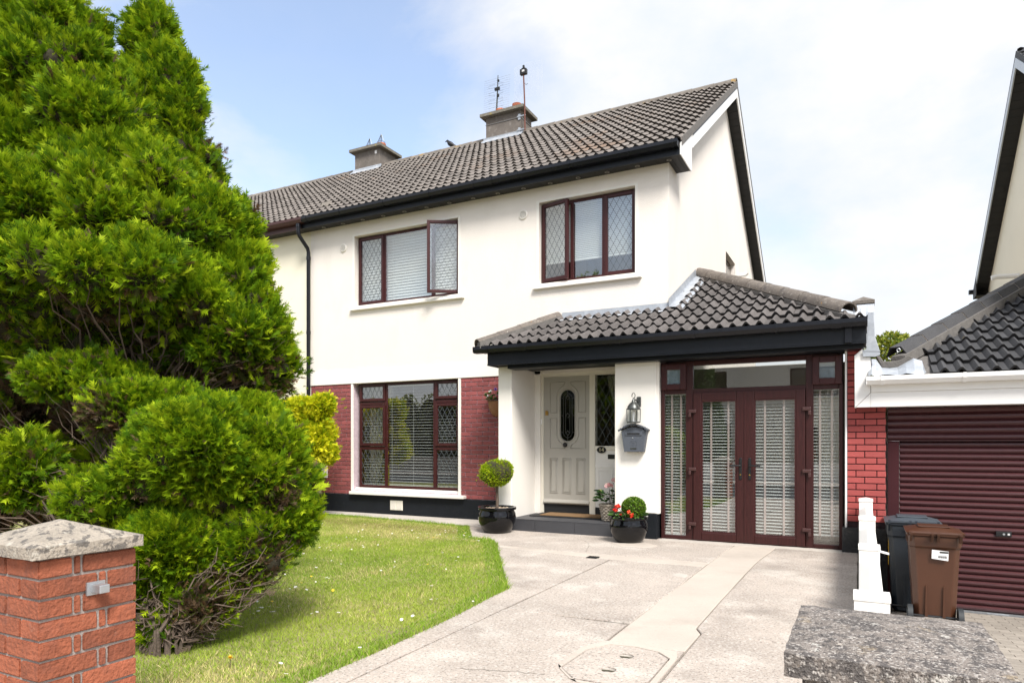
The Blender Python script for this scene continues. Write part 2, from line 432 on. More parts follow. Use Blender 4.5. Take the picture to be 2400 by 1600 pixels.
def holes_wall(mb, x0, x1, z0, z1, holes, y0, y1):
    """vertical wall slab parallel to x with rectangular openings and their reveals"""
    xs = sorted({x0, x1, *[h[0] for h in holes], *[h[1] for h in holes]}); xs = [x for x in xs if x0 <= x <= x1]
    zs = sorted({z0, z1, *[h[2] for h in holes], *[h[3] for h in holes]}); zs = [z for z in zs if z0 <= z <= z1]
    def solid(i, j):
        if i < 0 or j < 0 or i >= len(xs)-1 or j >= len(zs)-1: return False
        cx, cz = (xs[i]+xs[i+1])/2, (zs[j]+zs[j+1])/2
        return not any(h[0] < cx < h[1] and h[2] < cz < h[3] for h in holes)
    for i in range(len(xs)-1):
        for j in range(len(zs)-1):
            if not solid(i, j): continue
            a, b, c, d = xs[i], xs[i+1], zs[j], zs[j+1]
            mb.add([(a,y0,c),(b,y0,c),(b,y0,d),(a,y0,d)], [(0,1,2,3)])
            mb.add([(a,y1,c),(b,y1,c),(b,y1,d),(a,y1,d)], [(3,2,1,0)])
            if not solid(i-1, j): mb.add([(a,y0,c),(a,y1,c),(a,y1,d),(a,y0,d)], [(3,2,1,0)])
            if not solid(i+1, j): mb.add([(b,y0,c),(b,y1,c),(b,y1,d),(b,y0,d)], [(0,1,2,3)])
            if not solid(i, j-1): mb.add([(a,y0,c),(b,y0,c),(b,y1,c),(a,y1,c)], [(3,2,1,0)])
            if not solid(i, j+1): mb.add([(a,y0,d),(b,y0,d),(b,y1,d),(a,y1,d)], [(0,1,2,3)])
    return mb

def fast_mesh(name, verts, nper, cols=None):
    """verts: (n*nper,3) array, every nper verts form a polygon; cols: (n,3) colour per polygon"""
    verts = np.ascontiguousarray(verts, dtype=np.float32)
    nv = len(verts); nf = nv // nper
    me = bpy.data.meshes.new(name)
    me.vertices.add(nv); me.vertices.foreach_set('co', verts.ravel())
    me.loops.add(nv); me.loops.foreach_set('vertex_index', np.arange(nv, dtype=np.int32))
    me.polygons.add(nf); me.polygons.foreach_set('loop_start', np.arange(0, nv, nper, dtype=np.int32))
    me.update(calc_edges=True)
    if cols is not None:
        ca = me.color_attributes.new('col', 'FLOAT_COLOR', 'POINT')
        c4 = np.ones((nv, 4), dtype=np.float32)
        c4[:, :3] = np.repeat(np.asarray(cols, dtype=np.float32), nper, axis=0)
        ca.data.foreach_set('color', c4.ravel())
    return me
# ------------------------------------------------------------------ ground, street, drive, lawn
def sheet(name, x0, x1, y0, y1, z0, z1, mat):
    return tag(MB().box(x0, x1, y0, y1, z0, z1).build(name, mat), kind='structure')
sheet('ground', -600, 600, -600, 600, -1.2, -0.72, 'soil')
sheet('terrain', -9.5, 9.255, -8.25, 9.4, -0.71, -0.022, 'joint_dark')
sheet('pavement', -60, 60, -11.2, -8.26, -0.70, -0.25, 'concrete_path')
sheet('kerb', -60, 60, -11.35, -11.21, -0.70, -0.25, 'concrete')
sheet('road', -60, 60, -18.0, -11.36, -0.70, -0.37, 'asphalt')
sheet('kerb', -60, 60, -18.15, -18.01, -0.70, -0.25, 'concrete')
sheet('far_pavement', -60, 60, -20.4, -18.16, -0.70, -0.25, 'concrete_path')
sheet('far_garden', -60, 60, -60, -20.41, -0.70, -0.27, 'lawn_soil')

def slab(name, poly, mat, parent, z0=-0.06, z1=0.0, bev=0.006):
    mb = MB().prism([(x, y, z0) for x, y in poly], (0, 0, z1 - z0))
    return mb.build(name, mat, parent, bev=bev, seg=1)

def holed_slab(name, outer, holes, mat, parent, z0, z1):
    bm = bmesh.new()
    edges = []
    loops = []
    for lp in [outer] + holes:
        vs = [bm.verts.new((x, y, z1)) for x, y in lp]
        es = [bm.edges.new((vs[i], vs[(i+1) % len(vs)])) for i in range(len(vs))]
        edges += es; loops.append((vs, es))
    bmesh.ops.triangle_fill(bm, use_beauty=True, edges=edges, normal=(0, 0, 1))
    ext = bmesh.ops.extrude_edge_only(bm, edges=edges)
    for v in [g for g in ext['geom'] if isinstance(g, bmesh.types.BMVert)]: v.co.z = z0
    bmesh.ops.recalc_face_normals(bm, faces=bm.faces)
    for f in bm.faces:
        if abs(f.normal.z) > .9 and f.normal.z < 0: f.normal_flip()
    me = bpy.data.meshes.new(name); bm.to_mesh(me); bm.free()
    return link(name, me, mat, parent)

def jag(pts, step=0.25, amp=0.008, seed=1):
    rr = random.Random(seed); out = []
    n = len(pts)
    for i in range(n):
        a, b = Vector(pts[i]), Vector(pts[(i+1) % n]); L = (b-a).length
        k = max(1, int(L/step)); nrm = Vector((-(b-a).y, (b-a).x)).normalized() if L > 0 else Vector((0, 0))
        for j in range(k):
            p = a.lerp(b, j/k)
            if j: p = p + nrm*rr.uniform(-amp, amp)
            out.append((p.x, p.y))
    return out

drive = tag(empty('driveway', (7.8, -4.0, 0)), kind='structure')
slab('slab', jag([(6.625, -8.2), (6.815, -8.2), (6.815, -4.0), (6.815, -2.56), (5.30, -2.335), (5.16, -2.10), (5.55, -2.75), (6.0, -3.5), (6.525, -4.36), (6.535, -4.70), (6.595, -5.29), (6.62, -5.8), (6.635, -6.3)][::1], .3, .004, 2), 'concrete', drive)
slab('slab', jag([(6.827, -5.00), (7.795, -4.95), (7.812, -2.53), (6.827, -2.53)], .3, .005, 3), 'concrete', drive)
mh = [(7.735, -6.06), (7.75, -5.68), (7.84, -5.51), (8.0, -5.487), (8.155, -5.525), (8.245, -5.62), (8.247, -6.06), (8.12, -6.19), (7.85, -6.19)]
holed_slab('slab', [(6.827, -8.2), (8.285, -8.2), (8.285, -5.43), (7.785, -5.43), (7.79, -5.01), (6.827, -5.01)], [mh], 'concrete', drive, -.06, 0)
slab('slab', jag([(7.80, -5.425), (8.285, -5.425), (8.290, -4.99), (8.235, -4.87), (8.24, -3.5), (8.255, -2.01), (8.30, -1.30), (8.33, -.86), (7.86, -.86), (7.85, -1.15), (7.822, -2.2), (7.805, -3.8)], .35, .006, 5), 'concrete_smooth', drive)
slab('slab', jag([(8.298, -4.985), (9.215, -4.965), (9.215, -.80), (8.34, -.80), (8.31, -1.30), (8.263, -2.01), (8.248, -3.5), (8.243, -4.86)], .35, .006, 6), 'concrete', drive)
slab('slab', [(8.295, -8.2), (9.215, -8.2), (9.215, -4.975), (8.298, -4.995)], 'concrete', drive)
slab('slab', jag([(5.305, -2.325), (6.815, -2.525), (7.805, -2.52), (7.815, -2.26), (6.0, -2.28), (5.24, -2.20)], .35, .005, 8), 'concrete_smooth', drive)
slab('slab', jag([(3.93, -.735), (4.60, -1.77), (4.91, -1.81), (5.14, -2.07), (5.235, -2.19), (6.0, -2.27), (7.815, -2.25), (7.845, -1.15), (7.852, -.69), (6.85, -.69), (6.85, -.735)], .4, .004, 9), 'concrete', drive)
# worn mortar round the manhole and by the threshold, loose slivers laid on the slabs
ring = lambda pts, k, cx, cy: [(cx + (x-cx)*k, cy + (y-cy)*k) for x, y in pts]
holed_slab('mortar_patch', [(7.70, -6.0), (7.70, -5.65), (7.80, -5.44), (8.0, -5.42), (8.25, -5.46), (8.283, -5.60), (8.283, -6.1), (8.20, -6.3), (7.90, -6.22)], [ring(mh, 1.01, 8.0, -5.84)], 'concrete_smooth', drive, -.01, .004)
slab('mortar_patch', jag([(6.45, -1.42), (6.62, -1.58), (6.95, -1.55), (7.02, -1.35), (6.85, -1.2)], .08, .02, 12), 'concrete_smooth', drive, -.01, .004)
slab('mortar_patch', jag([(7.62, -3.10), (7.78, -3.22), (7.76, -3.02), (7.66, -3.0)], .05, .012, 13), 'concrete_path', drive, -.01, .004)
slab('mortar_patch', jag([(6.90, -.88), (9.05, -.90), (9.05, -.70), (6.90, -.70)], .08, .014, 14), 'concrete_path', drive, -.01, .004)

def crack(pts, w, seed):
    rr_ = random.Random(seed); P = []
    for (x0, y0), (x1, y1) in zip(pts[:-1], pts[1:]):
        for k in range(6): t = k/6; P.append((x0+(x1-x0)*t + rr_.uniform(-.012, .012), y0+(y1-y0)*t + rr_.uniform(-.012, .012)))
    P.append(pts[-1]); L, R2 = [], []
    for i, p in enumerate(P):
        a, b = P[max(0, i-1)], P[min(len(P)-1, i+1)]; dx_, dy_ = b[0]-a[0], b[1]-a[1]; m = math.hypot(dx_, dy_) or 1
        ww = w*rr_.uniform(.4, 1.2); L.append((p[0]-dy_/m*ww, p[1]+dx_/m*ww)); R2.append((p[0]+dy_/m*ww, p[1]-dx_/m*ww))
    mb = MB()
    for i in range(len(P)-1): mb.add([(*L[i], .0022), (*R2[i], .0022), (*R2[i+1], .0022), (*L[i+1], .0022)], [(0, 1, 2, 3)])
    return mb.build('crack', 'joint_dark', drive)
crack([(7.247, -6.324), (7.48, -6.24), (7.70, -6.19)], .0026, 1)
crack([(5.9, -1.2), (6.2, -1.55), (6.4, -2.2)], .002, 4)
crack([(8.5, -6.9), (8.8, -6.3), (9.2, -6.0)], .0028, 5)

# manhole cover with two lifting pockets
mhc = empty('manhole_cover', (8.0, -5.84, 0))
tag(mhc, 'octagonal concrete manhole cover with two lifting pockets in the drive', 'manhole cover')
circ = lambda cx, cy, r, n=14: [(cx + r*math.cos(2*math.pi*k/n), cy + r*math.sin(2*math.pi*k/n)) for k in range(n)]
holed_slab('cover_slab', ring(mh, .965, 8.0, -5.84), [circ(8.004, -5.69, .045), circ(7.988, -5.965, .045)], 'concrete', mhc, -.05, .004)
for cx, cy in ((8.004, -5.69), (7.988, -5.965)):
    MB().lathe([(.0001, -.03), (.03, -.028), (.0445, -.005), (.0455, .003)], (cx, cy, 0), 14, caps=False).build('lifting_pocket', 'concrete_path', mhc, smooth=True)
    MB().tube([(cx-.044, cy+.01, -.008), (cx, cy+.012, -.006), (cx+.044, cy+.01, -.008)], .005, 6).build('lifting_bar', 'joint_dark', mhc)

dr = empty('drain_grate', (6.61, -2.51, 0))
tag(dr, 'small black drain grate set in the pale concrete strip', 'drain grate')
MB().box(6.545, 6.67, -2.585, -2.455, -.02, .003).build('grate_frame', 'rubber', dr)
for k in range(6): MB().box(6.552 + k*.02, 6.562 + k*.02, -2.578, -2.462, .0, .008).build('grate_bar', 'iron_black', dr)

path = slab('path', [(-9.4, -.02), (-9.4, -.26), (.6, -.335), (3.92, -.725), (4.47, -.79), (4.47, -.02)], 'concrete_path', None, -.05, .012)
tag(path, kind='structure')

LAWN = [(-9.4, -.27), (.6, -.345), (3.905, -.735), (4.585, -1.786), (4.896, -1.822), (5.14, -2.085), (5.54, -2.763), (5.985, -3.51), (6.515, -4.375), (6.525, -4.70), (6.585, -5.29), (6.61, -5.8), (6.625, -6.3), (6.615, -8.1), (-9.4, -8.1)]
lawn = slab('lawn', LAWN, 'lawn_soil', None, -.05, -.004, bev=0)
tag(lawn, kind='structure')

def in_poly(px, py, poly):
    ins = np.zeros(len(px), bool); n = len(poly)
    for i in range(n):
        x1, y1 = poly[i]; x2, y2 = poly[(i+1) % n]
        c = ((y1 > py) != (y2 > py)) & (px < (x2-x1)*(py-y1)/(y2-y1+1e-12) + x1)
        ins ^= c
    return ins
def edge_dist(px, py, poly):
    d = np.full(len(px), 9.0)
    for i in range(len(poly)):
        a = np.array(poly[i]); b = np.array(poly[(i+1) % len(poly)]); ab = b-a
        t = np.clip(((px-a[0])*ab[0] + (py-a[1])*ab[1])/(ab@ab), 0, 1)
        d = np.minimum(d, np.hypot(px-a[0]-t*ab[0], py-a[1]-t*ab[1]))
    return d
def fnoise(x, y, seed, f0=1.0, octs=4):
    r = np.random.default_rng(seed); v = np.zeros_like(x); amp = 1.0; tot = 0
    for o in range(octs):
        for k in range(5):
            a = r.uniform(0, 2*math.pi); ph = r.uniform(0, 6.28); fr = f0*2**o*r.uniform(.7, 1.4)
            v += amp*np.sin((x*math.cos(a) + y*math.sin(a))*fr*2 + ph)/5
        tot += amp; amp *= .6
    return v/tot*2.2
def grass_field(n, x0, x1, y0, y1, hmul=1.0, seed=3):
    r = np.random.default_rng(seed)
    px = r.uniform(x0, x1, n); py = r.uniform(y0, y1, n)
    ok = in_poly(px, py, LAWN) | (edge_dist(px, py, LAWN) < r.uniform(0, .035, n)); px, py = px[ok], py[ok]; n = len(px)
    ed = edge_dist(px, py, LAWN)
    nz1 = fnoise(px, py, 5, .9); nz2 = fnoise(px, py, 9, 3.0)
    h = r.uniform(.012, .030, n)*(1 + .35*nz2)*hmul
    h = np.where(ed < .05, h*r.uniform(1.1, 2.1, n), h)
    a = r.uniform(0, 6.283, n); w = r.uniform(.0018, .0034, n)
    lean = r.uniform(0, 1.0, n)*h*1.3; la = r.uniform(0, 6.283, n)
    base = np.stack([px, py, np.full(n, -.004)], 1)
    sd = np.stack([np.cos(a)*w, np.sin(a)*w, np.zeros(n)], 1)
    tip = base + np.stack([np.cos(la)*lean, np.sin(la)*lean, h], 1)
    V = np.stack([base - sd, base + sd, tip], 1).reshape(-1, 3)
    green = np.array([.215, .345, .030]); lime = np.array([.41, .490, .075]); straw = np.array([.68, .60, .27]); olive = np.array([.36, .31, .12])
    t = np.clip(.50 + .42*nz1 + r.normal(0, .22, n), 0, 1)[:, None]
    C = green*(1-t) + lime*t
    dry = np.clip(.16 + .55*fnoise(px, py, 21, .7) + .25*nz2, 0, .75)
    C = np.where((r.uniform(0, 1, n) < dry)[:, None], straw*r.uniform(.75, 1.1, (n, 1)), C)
    # scuffed strip in front of the path
    sc = np.exp(-((py + 1.25 + .12*px*.2)**2)/.10)*(px > -1)*(px < 4.6)
    C = np.where((r.uniform(0, 1, n) < sc*.55)[:, None], olive*r.uniform(.7, 1.1, (n, 1)), C)
    edge = (ed < .16)[:, None]
    C = np.where(edge & (r.uniform(0, 1, (n, 1)) < .75), green*r.uniform(.8, 1.3, (n, 1)), C)
    C = C*r.uniform(.75, 1.2, (n, 1))
    return V, C
V1, C1 = grass_field(460000, -.2, 6.7, -7.6, -.4)
V2, C2 = grass_field(40000, -9.4, -.2, -8, -.3, 1.2, 4)
gr = link('grass', fast_mesh('grass', np.concatenate([V1, V2]), 3, np.concatenate([C1, C2])), 'grass')
tag(gr, 'short dry mown grass of the front lawn', 'grass', kind='stuff')

# daisies scattered through the lawn
def daisy_field():
    r = np.random.default_rng(77); V = []; C = []
    n = 2200
    px = r.uniform(.5, 6.6, n); py = r.uniform(-7.0, -1.3, n)
    w = fnoise(px, py, 33, 1.2) + .5*np.exp(-((px-5.0)**2 + (py+2.2)**2)/.5) + r.normal(0, .35, n)
    ok = in_poly(px, py, LAWN) & (w > .35); px, py = px[ok], py[ok]
    for x, y in zip(px, py):
        z = r.uniform(.022, .04); rad = r.uniform(.007, .013); k0 = r.uniform(0, 1)
        tx, ty = r.normal(0, .25, 2)
        white = (.82, .82, .80) if r.uniform() > .08 else (.75, .55, .03)
        for k in range(6):
            a, b = k0 + k*1.0472, k0 + (k+1)*1.0472
            p = [(0, 0), (rad*math.cos(a), rad*math.sin(a)), (rad*math.cos((a+b)/2)*1.05, rad*math.sin((a+b)/2)*1.05), (rad*math.cos(b), rad*math.sin(b))]
            V += [(x+q[0], y+q[1], z + q[0]*tx + q[1]*ty) for q in p]; C.append(white)
        c = [(rad*.35*math.cos(k*1.57), rad*.35*math.sin(k*1.57)) for k in range(4)]
        V += [(x+q[0], y+q[1], z + .0015 + q[0]*tx + q[1]*ty) for q in c]; C.append((.7, .48, .02))
    return np.array(V), np.array(C)
Vd, Cd = daisy_field()
tag(link('daisies', fast_mesh('daisies', Vd, 4, Cd), 'petal'), 'tiny white daisies scattered through the lawn', 'daisies', kind='stuff')

def dandelion(x, y, label):
    d = empty('dandelion', (x, y, 0)); tag(d, label, 'flower')
    MB().tube([(x, y, -.01), (x+.004, y, .05)], .0025, 5).build('stem', 'twig', d)
    V = []; C = []; r = np.random.default_rng(5)
    for k in range(60):
        a = r.uniform(0, 6.28); L = r.uniform(.012, .024); e = r.uniform(.1, 1.2)
        dx, dy, dz = L*math.cos(a)*math.cos(e), L*math.sin(a)*math.cos(e), L*math.sin(e)
        px, py = -math.sin(a)*.003, math.cos(a)*.003
        c = (x+.004, y, .05)
        V += [c, (c[0]+dx*.6+px, c[1]+dy*.6+py, c[2]+dz*.6), (c[0]+dx, c[1]+dy, c[2]+dz), (c[0]+dx*.6-px, c[1]+dy*.6-py, c[2]+dz*.6)]
        C.append((.78, .50, .01))
    link('flower_head', fast_mesh('flower_head', np.array(V), 4, np.array(C)), 'petal', d)
dandelion(6.068, -6.90, 'bright yellow dandelion in the lawn near the drive edge')

# neighbour's block paved drive, falling towards the garage
def nz_(y): return -.6 + (-.65 - y)*.095
pav = tag(empty('paved_driveway', (10.5, -3, -.4)), kind='structure')
mb = MB(); mb.add([(9.37, -8.2, nz_(-8.2)-.012), (16, -8.2, nz_(-8.2)-.012), (16, -.6, nz_(-.6)-.012), (9.37, -.6, nz_(-.6)-.012)], [(0, 1, 2, 3)])
mb.build('bedding_sand', 'paver_sand', pav)
pmb = MB().box(.003, .197, .003, .097, -.03, .004); pme = pmb.data('paver'); pme.materials.append(M['paver'])
rest = MB(); slope = math.atan(.095); nobj = 0
for j in range(60):
    y = -.70 - (j+1)*.1
    for i in range(-1, 34):
        x = 9.38 + i*.2 + (.1 if j % 2 else 0)
        if x < 9.37: continue
        mw = Matrix.Translation((x, y, nz_(y))) @ Matrix.Rotation(-slope, 4, 'X') @ Matrix.Rotation(random.uniform(-.008, .008), 4, 'Y')
        if 9.75 < x < 11.2 and y > -3.7 and nobj < 298:
            nobj += 1
            o = bpy.data.objects.new('paver', pme); COL.objects.link(o); o.parent = pav
            o.matrix_parent_inverse = WORLD[pav.name].inverted(); o.matrix_basis = mw
        else:
            rest.add([mw @ Vector(v) for v in pmb.v], pmb.f)
tag(rest.build('paver_field', 'paver', pav), kind='stuff')
# ------------------------------------------------------------------ roof tiles
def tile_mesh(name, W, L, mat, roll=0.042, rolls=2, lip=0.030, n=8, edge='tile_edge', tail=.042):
    mb = MB(); k = n*rolls
    def h(t):
        tt = (t*rolls) % 1.0 if t < 1 else 0.0
        s = (tt-.42)/.52
        return roll*math.sin(math.pi*s)**.8 if 0 < s < 1 else 0.0
    top0, top1, bot0, bot1 = [], [], [], []
    for i in range(k+1):
        t = i/k; x = t*W*1.0; z = h(t)
        top0.append((x, 0, tail+z)); top1.append((x, L, z)); bot0.append((x, 0.004, tail+z-lip))
    vs = top0 + top1 + bot0; m = k+1; fs = []
    for i in range(k):
        fs.append((i, i+1, m+i+1, m+i)); fs.append((2*m+i, 2*m+i+1, i+1, i))
    mb.add(vs, fs)
    for x, s in ((0.0, 1), (W, -1)):
        q = [(x, 0, tail), (x, L, 0), (x, L, -.03), (x, 0.004, -.005)]
        mb.add(q, [(0, 1, 2, 3)] if s > 0 else [(3, 2, 1, 0)])
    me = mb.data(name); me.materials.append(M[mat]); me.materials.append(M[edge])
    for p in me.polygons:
        if p.index < 2*k and p.index % 2 == 1: p.material_index = 1  # front lips take the darker edge colour, painted shade plus staining
    me.polygons.foreach_set('use_smooth', [True]*len(me.polygons)); me.set_sharp_from_angle(angle=R(50))
    return mb, me

def plane_matrix(x, O, s, th):
    """tile frame: x to the right, y up the slope, z outwards; O = (y, z) of the eave"""
    c, sn = math.cos(th), math.sin(th)
    return Matrix(((1, 0, 0, x), (0, c, -sn, O[0] + s*c), (0, sn, c, O[1] + s*sn), (0, 0, 0, 1)))

def lay_tiles(parent, mb, me, x0, cols, W, rows, G, O, th, key, limit=299, keep=None):
    """lay a field of tiles; the ones largest in the picture are single objects, the rest one field"""
    cells = []
    for j in range(rows):
        for i in range(cols):
            x = x0 + i*W
            if keep and not keep(x, j*G): continue
            cells.append((key(x, j*G), x, j*G))
    cells.sort()
    rest = MB()
    for n, (_, x, s) in enumerate(cells):
        mw = plane_matrix(x, O, s, th) @ Matrix.Translation((random.uniform(-.004, .004), random.uniform(-.008, .008), random.uniform(0, .006))) @ Matrix.Rotation(random.uniform(-.012, .012), 4, 'Z')
        if n < limit:
            o = bpy.data.objects.new('tile', me); COL.objects.link(o); o.parent = parent
            o.matrix_parent_inverse = WORLD[parent.name].inverted(); o.matrix_basis = mw
        else:
            rest.add([mw @ Vector(v) for v in mb.v], mb.f)
    if rest.v:
        ro_ = tag(rest.build('tile_field', me.materials[0], parent, smooth=True, ang=50), kind='stuff')
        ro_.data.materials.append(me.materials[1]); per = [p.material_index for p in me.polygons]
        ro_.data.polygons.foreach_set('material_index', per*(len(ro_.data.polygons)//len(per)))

TAN = 0.642; TH = math.atan(TAN); EAVE = (-.27, 5.43); RIDGE_Y = 4.5
RIDGE_Z = EAVE[1] + (RIDGE_Y - EAVE[0])*TAN
def roof_z(y): return EAVE[1] + (y - EAVE[0])*TAN if y <= RIDGE_Y else EAVE[1] + (2*RIDGE_Y - y - EAVE[0])*TAN
SLOPE = (RIDGE_Y - EAVE[0])/math.cos(TH); ROWS = 18; GAUGE = SLOPE/ROWS
TW = 0.29375
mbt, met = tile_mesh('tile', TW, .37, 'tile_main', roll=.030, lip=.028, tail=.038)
def half_round(mb, a, b, r, n=8, drop=0.0):
    """half-round cover tile from a to b, arching upwards"""
    a, b = Vector(a), Vector(b); t = (b-a).normalized()
    side = t.cross(Vector((0, 0, 1))).normalized(); up = side.cross(t)
    o = len(mb.v)
    for p, rr in ((a, r*1.06), (b, r)):
        for k in range(n+1):
            th = math.pi*k/n
            mb.v.append(tuple(p + side*rr*math.cos(th) + up*rr*math.sin(th)))
    for p, rr in ((a, r*1.06-.018), (b, r-.018)):
        for k in range(n+1):
            th = math.pi*k/n
            mb.v.append(tuple(p + side*rr*math.cos(th) + up*rr*math.sin(th)))
    m = n+1
    for k in range(n):
        mb.f.append((o+k, o+k+1, o+m+k+1, o+m+k)); mb.f.append((o+2*m+k, o+3*m+k, o+3*m+k+1, o+2*m+k+1))
        mb.f.append((o+k, o+2*m+k, o+2*m+k+1, o+k+1)); mb.f.append((o+m+k, o+m+k+1, o+3*m+k+1, o+3*m+k))
    return mb

def pitched_roof(house, x0, x1, dz=0.0):
    """deck of a pitched roof, both slopes"""
    mb = MB()
    e0, e1 = EAVE[0], 2*RIDGE_Y - EAVE[0]; t = .05
    poly = [(x0, e0, EAVE[1]-.02), (x0, RIDGE_Y, RIDGE_Z-.02), (x0, e1, EAVE[1]-.02), (x0, e1, EAVE[1]-.02-t), (x0, RIDGE_Y, RIDGE_Z-.02-t), (x0, e0, EAVE[1]-.02-t)]
    a = [Vector(p) + Vector((0, 0, dz)) for p in poly]
    n = 6; vs = a + [p + Vector((x1-x0, 0, 0)) for p in a]
    mb.add(vs, [(0, 6, 7, 1), (1, 7, 8, 2), (2, 8, 9, 3), (3, 9, 10, 4), (4, 10, 11, 5), (5, 11, 6, 0), (0, 1, 4, 5), (1, 2, 3, 4), (6, 11, 10, 7), (7, 10, 9, 8)])
    return mb.build('roof', 'roof_deck', house)

# ------------------------------------------------------------------ our house
house = empty('semi_detached_house', (3.4, 4.0, 0))
tag(house, 'cream two-storey semi-detached house with red brick panels and tiled porch', 'house')
XC = 6.815
W1 = (1.06, 3.28, 3.76, 5.03); W2 = (4.77, 6.32, 3.76, 5.03); W3 = (1.03, 3.305, .42, 2.35)
mb = MB(); holes_wall(mb, 0.0, XC, 2.35, 5.42, [W1, W2], 0.0, .28)
wall = mb.build('wall', 'render_cream', house)
mb = MB(); holes_wall(mb, 0.0, 4.66, -.02, 2.349, [W3], .012, .28)
bwall = mb.build('wall', 'mortar_pale', house)
# gable wall with its little window
mb = MB(); holes_wall(mb, .281, 9.0, -.02, 5.25, [(4.6, 5.75, 4.15, 5.18)], 0.0, .28)
gw = MB(); gw.add([(XC - y, x, z) for x, y, z in mb.v], mb.f)
gw.prism([(XC-.28, .0005, 5.4205), (XC-.28, .0005, roof_z(0)-.10), (XC-.28, 4.5, RIDGE_Z-.10), (XC-.28, 9.0, roof_z(9)-.10), (XC-.28, 9.0, 5.2505), (XC-.28, .2805, 5.2505), (XC-.28, .2805, 5.4205)], (.28, 0, 0))
gw.build('gable_wall', 'render_cream', house)
inn = MB()
inn.box(0, .2, .281, 9.0, -.02, 5.9); inn.box(.201, 6.53, 8.7, 9.0, -.02, 5.25); inn.box(.201, 6.534, .281, 8.699, 2.50, 2.62)
inn.box(.201, 6.534, 4.0, 4.1, -.02, 2.499); inn.box(.201, 6.534, 4.0, 4.1, 2.621, 5.2); inn.box(3.9, 4.0, .281, 3.999, 2.621, 5.2); inn.box(4.2, 4.3, .281, 3.999, -.02, 2.499)
inn.box(.201, 6.534, .281, 8.699, 5.21, 5.249)
inn.build('inner_walls', 'interior', house)
MB().box(.201, 6.534, .281, 8.699, -.02, .16).build('floor', 'carpet', house)
# plaster band and window surrounds
MB().box(-.002, 4.474, -.018, -.0005, 2.352, 2.592).build('band', 'render_white', house)
for q in ((3.285, 3.335), (.985, 1.03)): MB().box(*q, -.012, .011, .40, 2.349).build('window_surround', 'render_white', house)
for (a, b, c, d) in (W1, W2):
    su = MB(); su.box(a-.045, a, -.006, -.0005, c, d+.035); su.box(b, b+.045, -.006, -.0005, c, d+.035); su.box(a+.0005, b-.0005, -.006, -.0005, d+.0005, d+.035)
    su.build('window_surround', 'render_white', house)
# plinth
pl = MB(); pl.box(-.002, 4.474, -.022, .010, -.02, .333); pl.build('plinth', 'plinth_black', house, bev=.006)

# painted bricks, each proud of its joint
BR = MB().box(.005, .220, -.012, .011, .004, .071); 
brick_me = {}
def brick_mesh(L, mat, D=.016, y0=0.0):
    k = (round(L, 3), mat, D)
    if k not in brick_me:
        bm = bmesh.new(); bmesh.ops.create_cube(bm, size=1.0)
        for v in bm.verts: v.co = Vector(((v.co.x+.5)*L, v.co.y*D, v.co.z*.0640))
        bmesh.ops.bevel(bm, geom=bm.edges[:], offset=.003, segments=1, affect='EDGES')
        me = bpy.data.meshes.new('brick'); bm.to_mesh(me); bm.free(); me.materials.append(M[mat]); brick_me[k] = me
    return brick_me[k]
NBR = [0]
stuff_bricks = MB()
def brick_row(parent, x0, x1, z, off, y, mat, pitch=.225, joint=.011, stuff=False):
    x = x0 - off
    while x < x1 - .012:
        a, b = max(x, x0), min(x + pitch - joint, x1)
        if b - a > .02:
            me = brick_mesh(b-a, mat)
            mw = Matrix.Translation((a, y + random.uniform(-.0025, .0015), z)) @ Matrix.Rotation(random.uniform(-.008, .008), 4, 'Y')
            if stuff:
                stuff_bricks.add([mw @ v.co for v in me.vertices], [tuple(p.vertices) for p in me.polygons])
            else:
                o = bpy.data.objects.new('brick', me); COL.objects.link(o); o.parent = parent
                o.matrix_parent_inverse = WORLD[parent.name].inverted(); o.matrix_basis = mw; NBR[0] += 1
        x += pitch
for k in range(27):
    z = 2.312 - k*.0745
    if z < .36: break
    brick_row(bwall, 3.337, 4.472, z, .14 if k % 2 else .03, .006, 'brick_paint')
    brick_row(bwall, .55, .983, z, .02 if k % 2 else .13, .006, 'brick_paint')
    brick_row(bwall, .004, .54, z, .02 if k % 2 else .13, .006, 'brick_paint', stuff=True)
if stuff_bricks.v: tag(stuff_bricks.build('brick_field', 'brick_paint', bwall), kind='stuff')

# small things fixed to the facade
lv = MB().box(1.89, 2.16, -.034, -.0225, .092, .262); lvo = lv.build('air_vent', 'paint_cream', house, bev=.004)
vv = MB()
for k in range(9): vv.box(1.905, 2.012, -.041, -.0345, .106+k*.0165, .114+k*.0165); vv.box(2.038, 2.145, -.041, -.0345, .106+k*.0165, .114+k*.0165)
vv.build('vent_louvre', 'render_white', lvo)
for x, z in ((.80, 4.85), (4.495, 4.885)):
    rv = MB()
    pts = [(.075, 0), (.075, -.012), (.066, -.022), (.058, -.022)]
    n = 24
    rv.lathe([(r, -h) for r, h in pts], (0, 0, 0), n, caps=False)
    rv.v = [(x + a, -c, z + b) for a, b, c in rv.v]
    ro = rv.build('round_vent', 'render_white', house, smooth=True)
    MB().prism([(x+.058*math.cos(t*math.pi/8), -.0015, z+.058*math.sin(t*math.pi/8)) for t in range(16)], (0, -.004, 0)).build('vent_backing', 'soffit_dark', ro)
    sl = MB()
    for k in range(8):
        zz = -.05 + k*.0143; hw = math.sqrt(max(.0587**2 - zz**2, 0))*.98
        if hw > .008: sl.box(x-hw, x+hw, -.018, -.010, z+zz-.004, z+zz+.0035)
    sl.build('vent_louvre', 'render_white', ro)
MB().box(.19, .42, -.12, .005, .62, .86).build('meter_box', 'pvc_white', house, bev=.01)

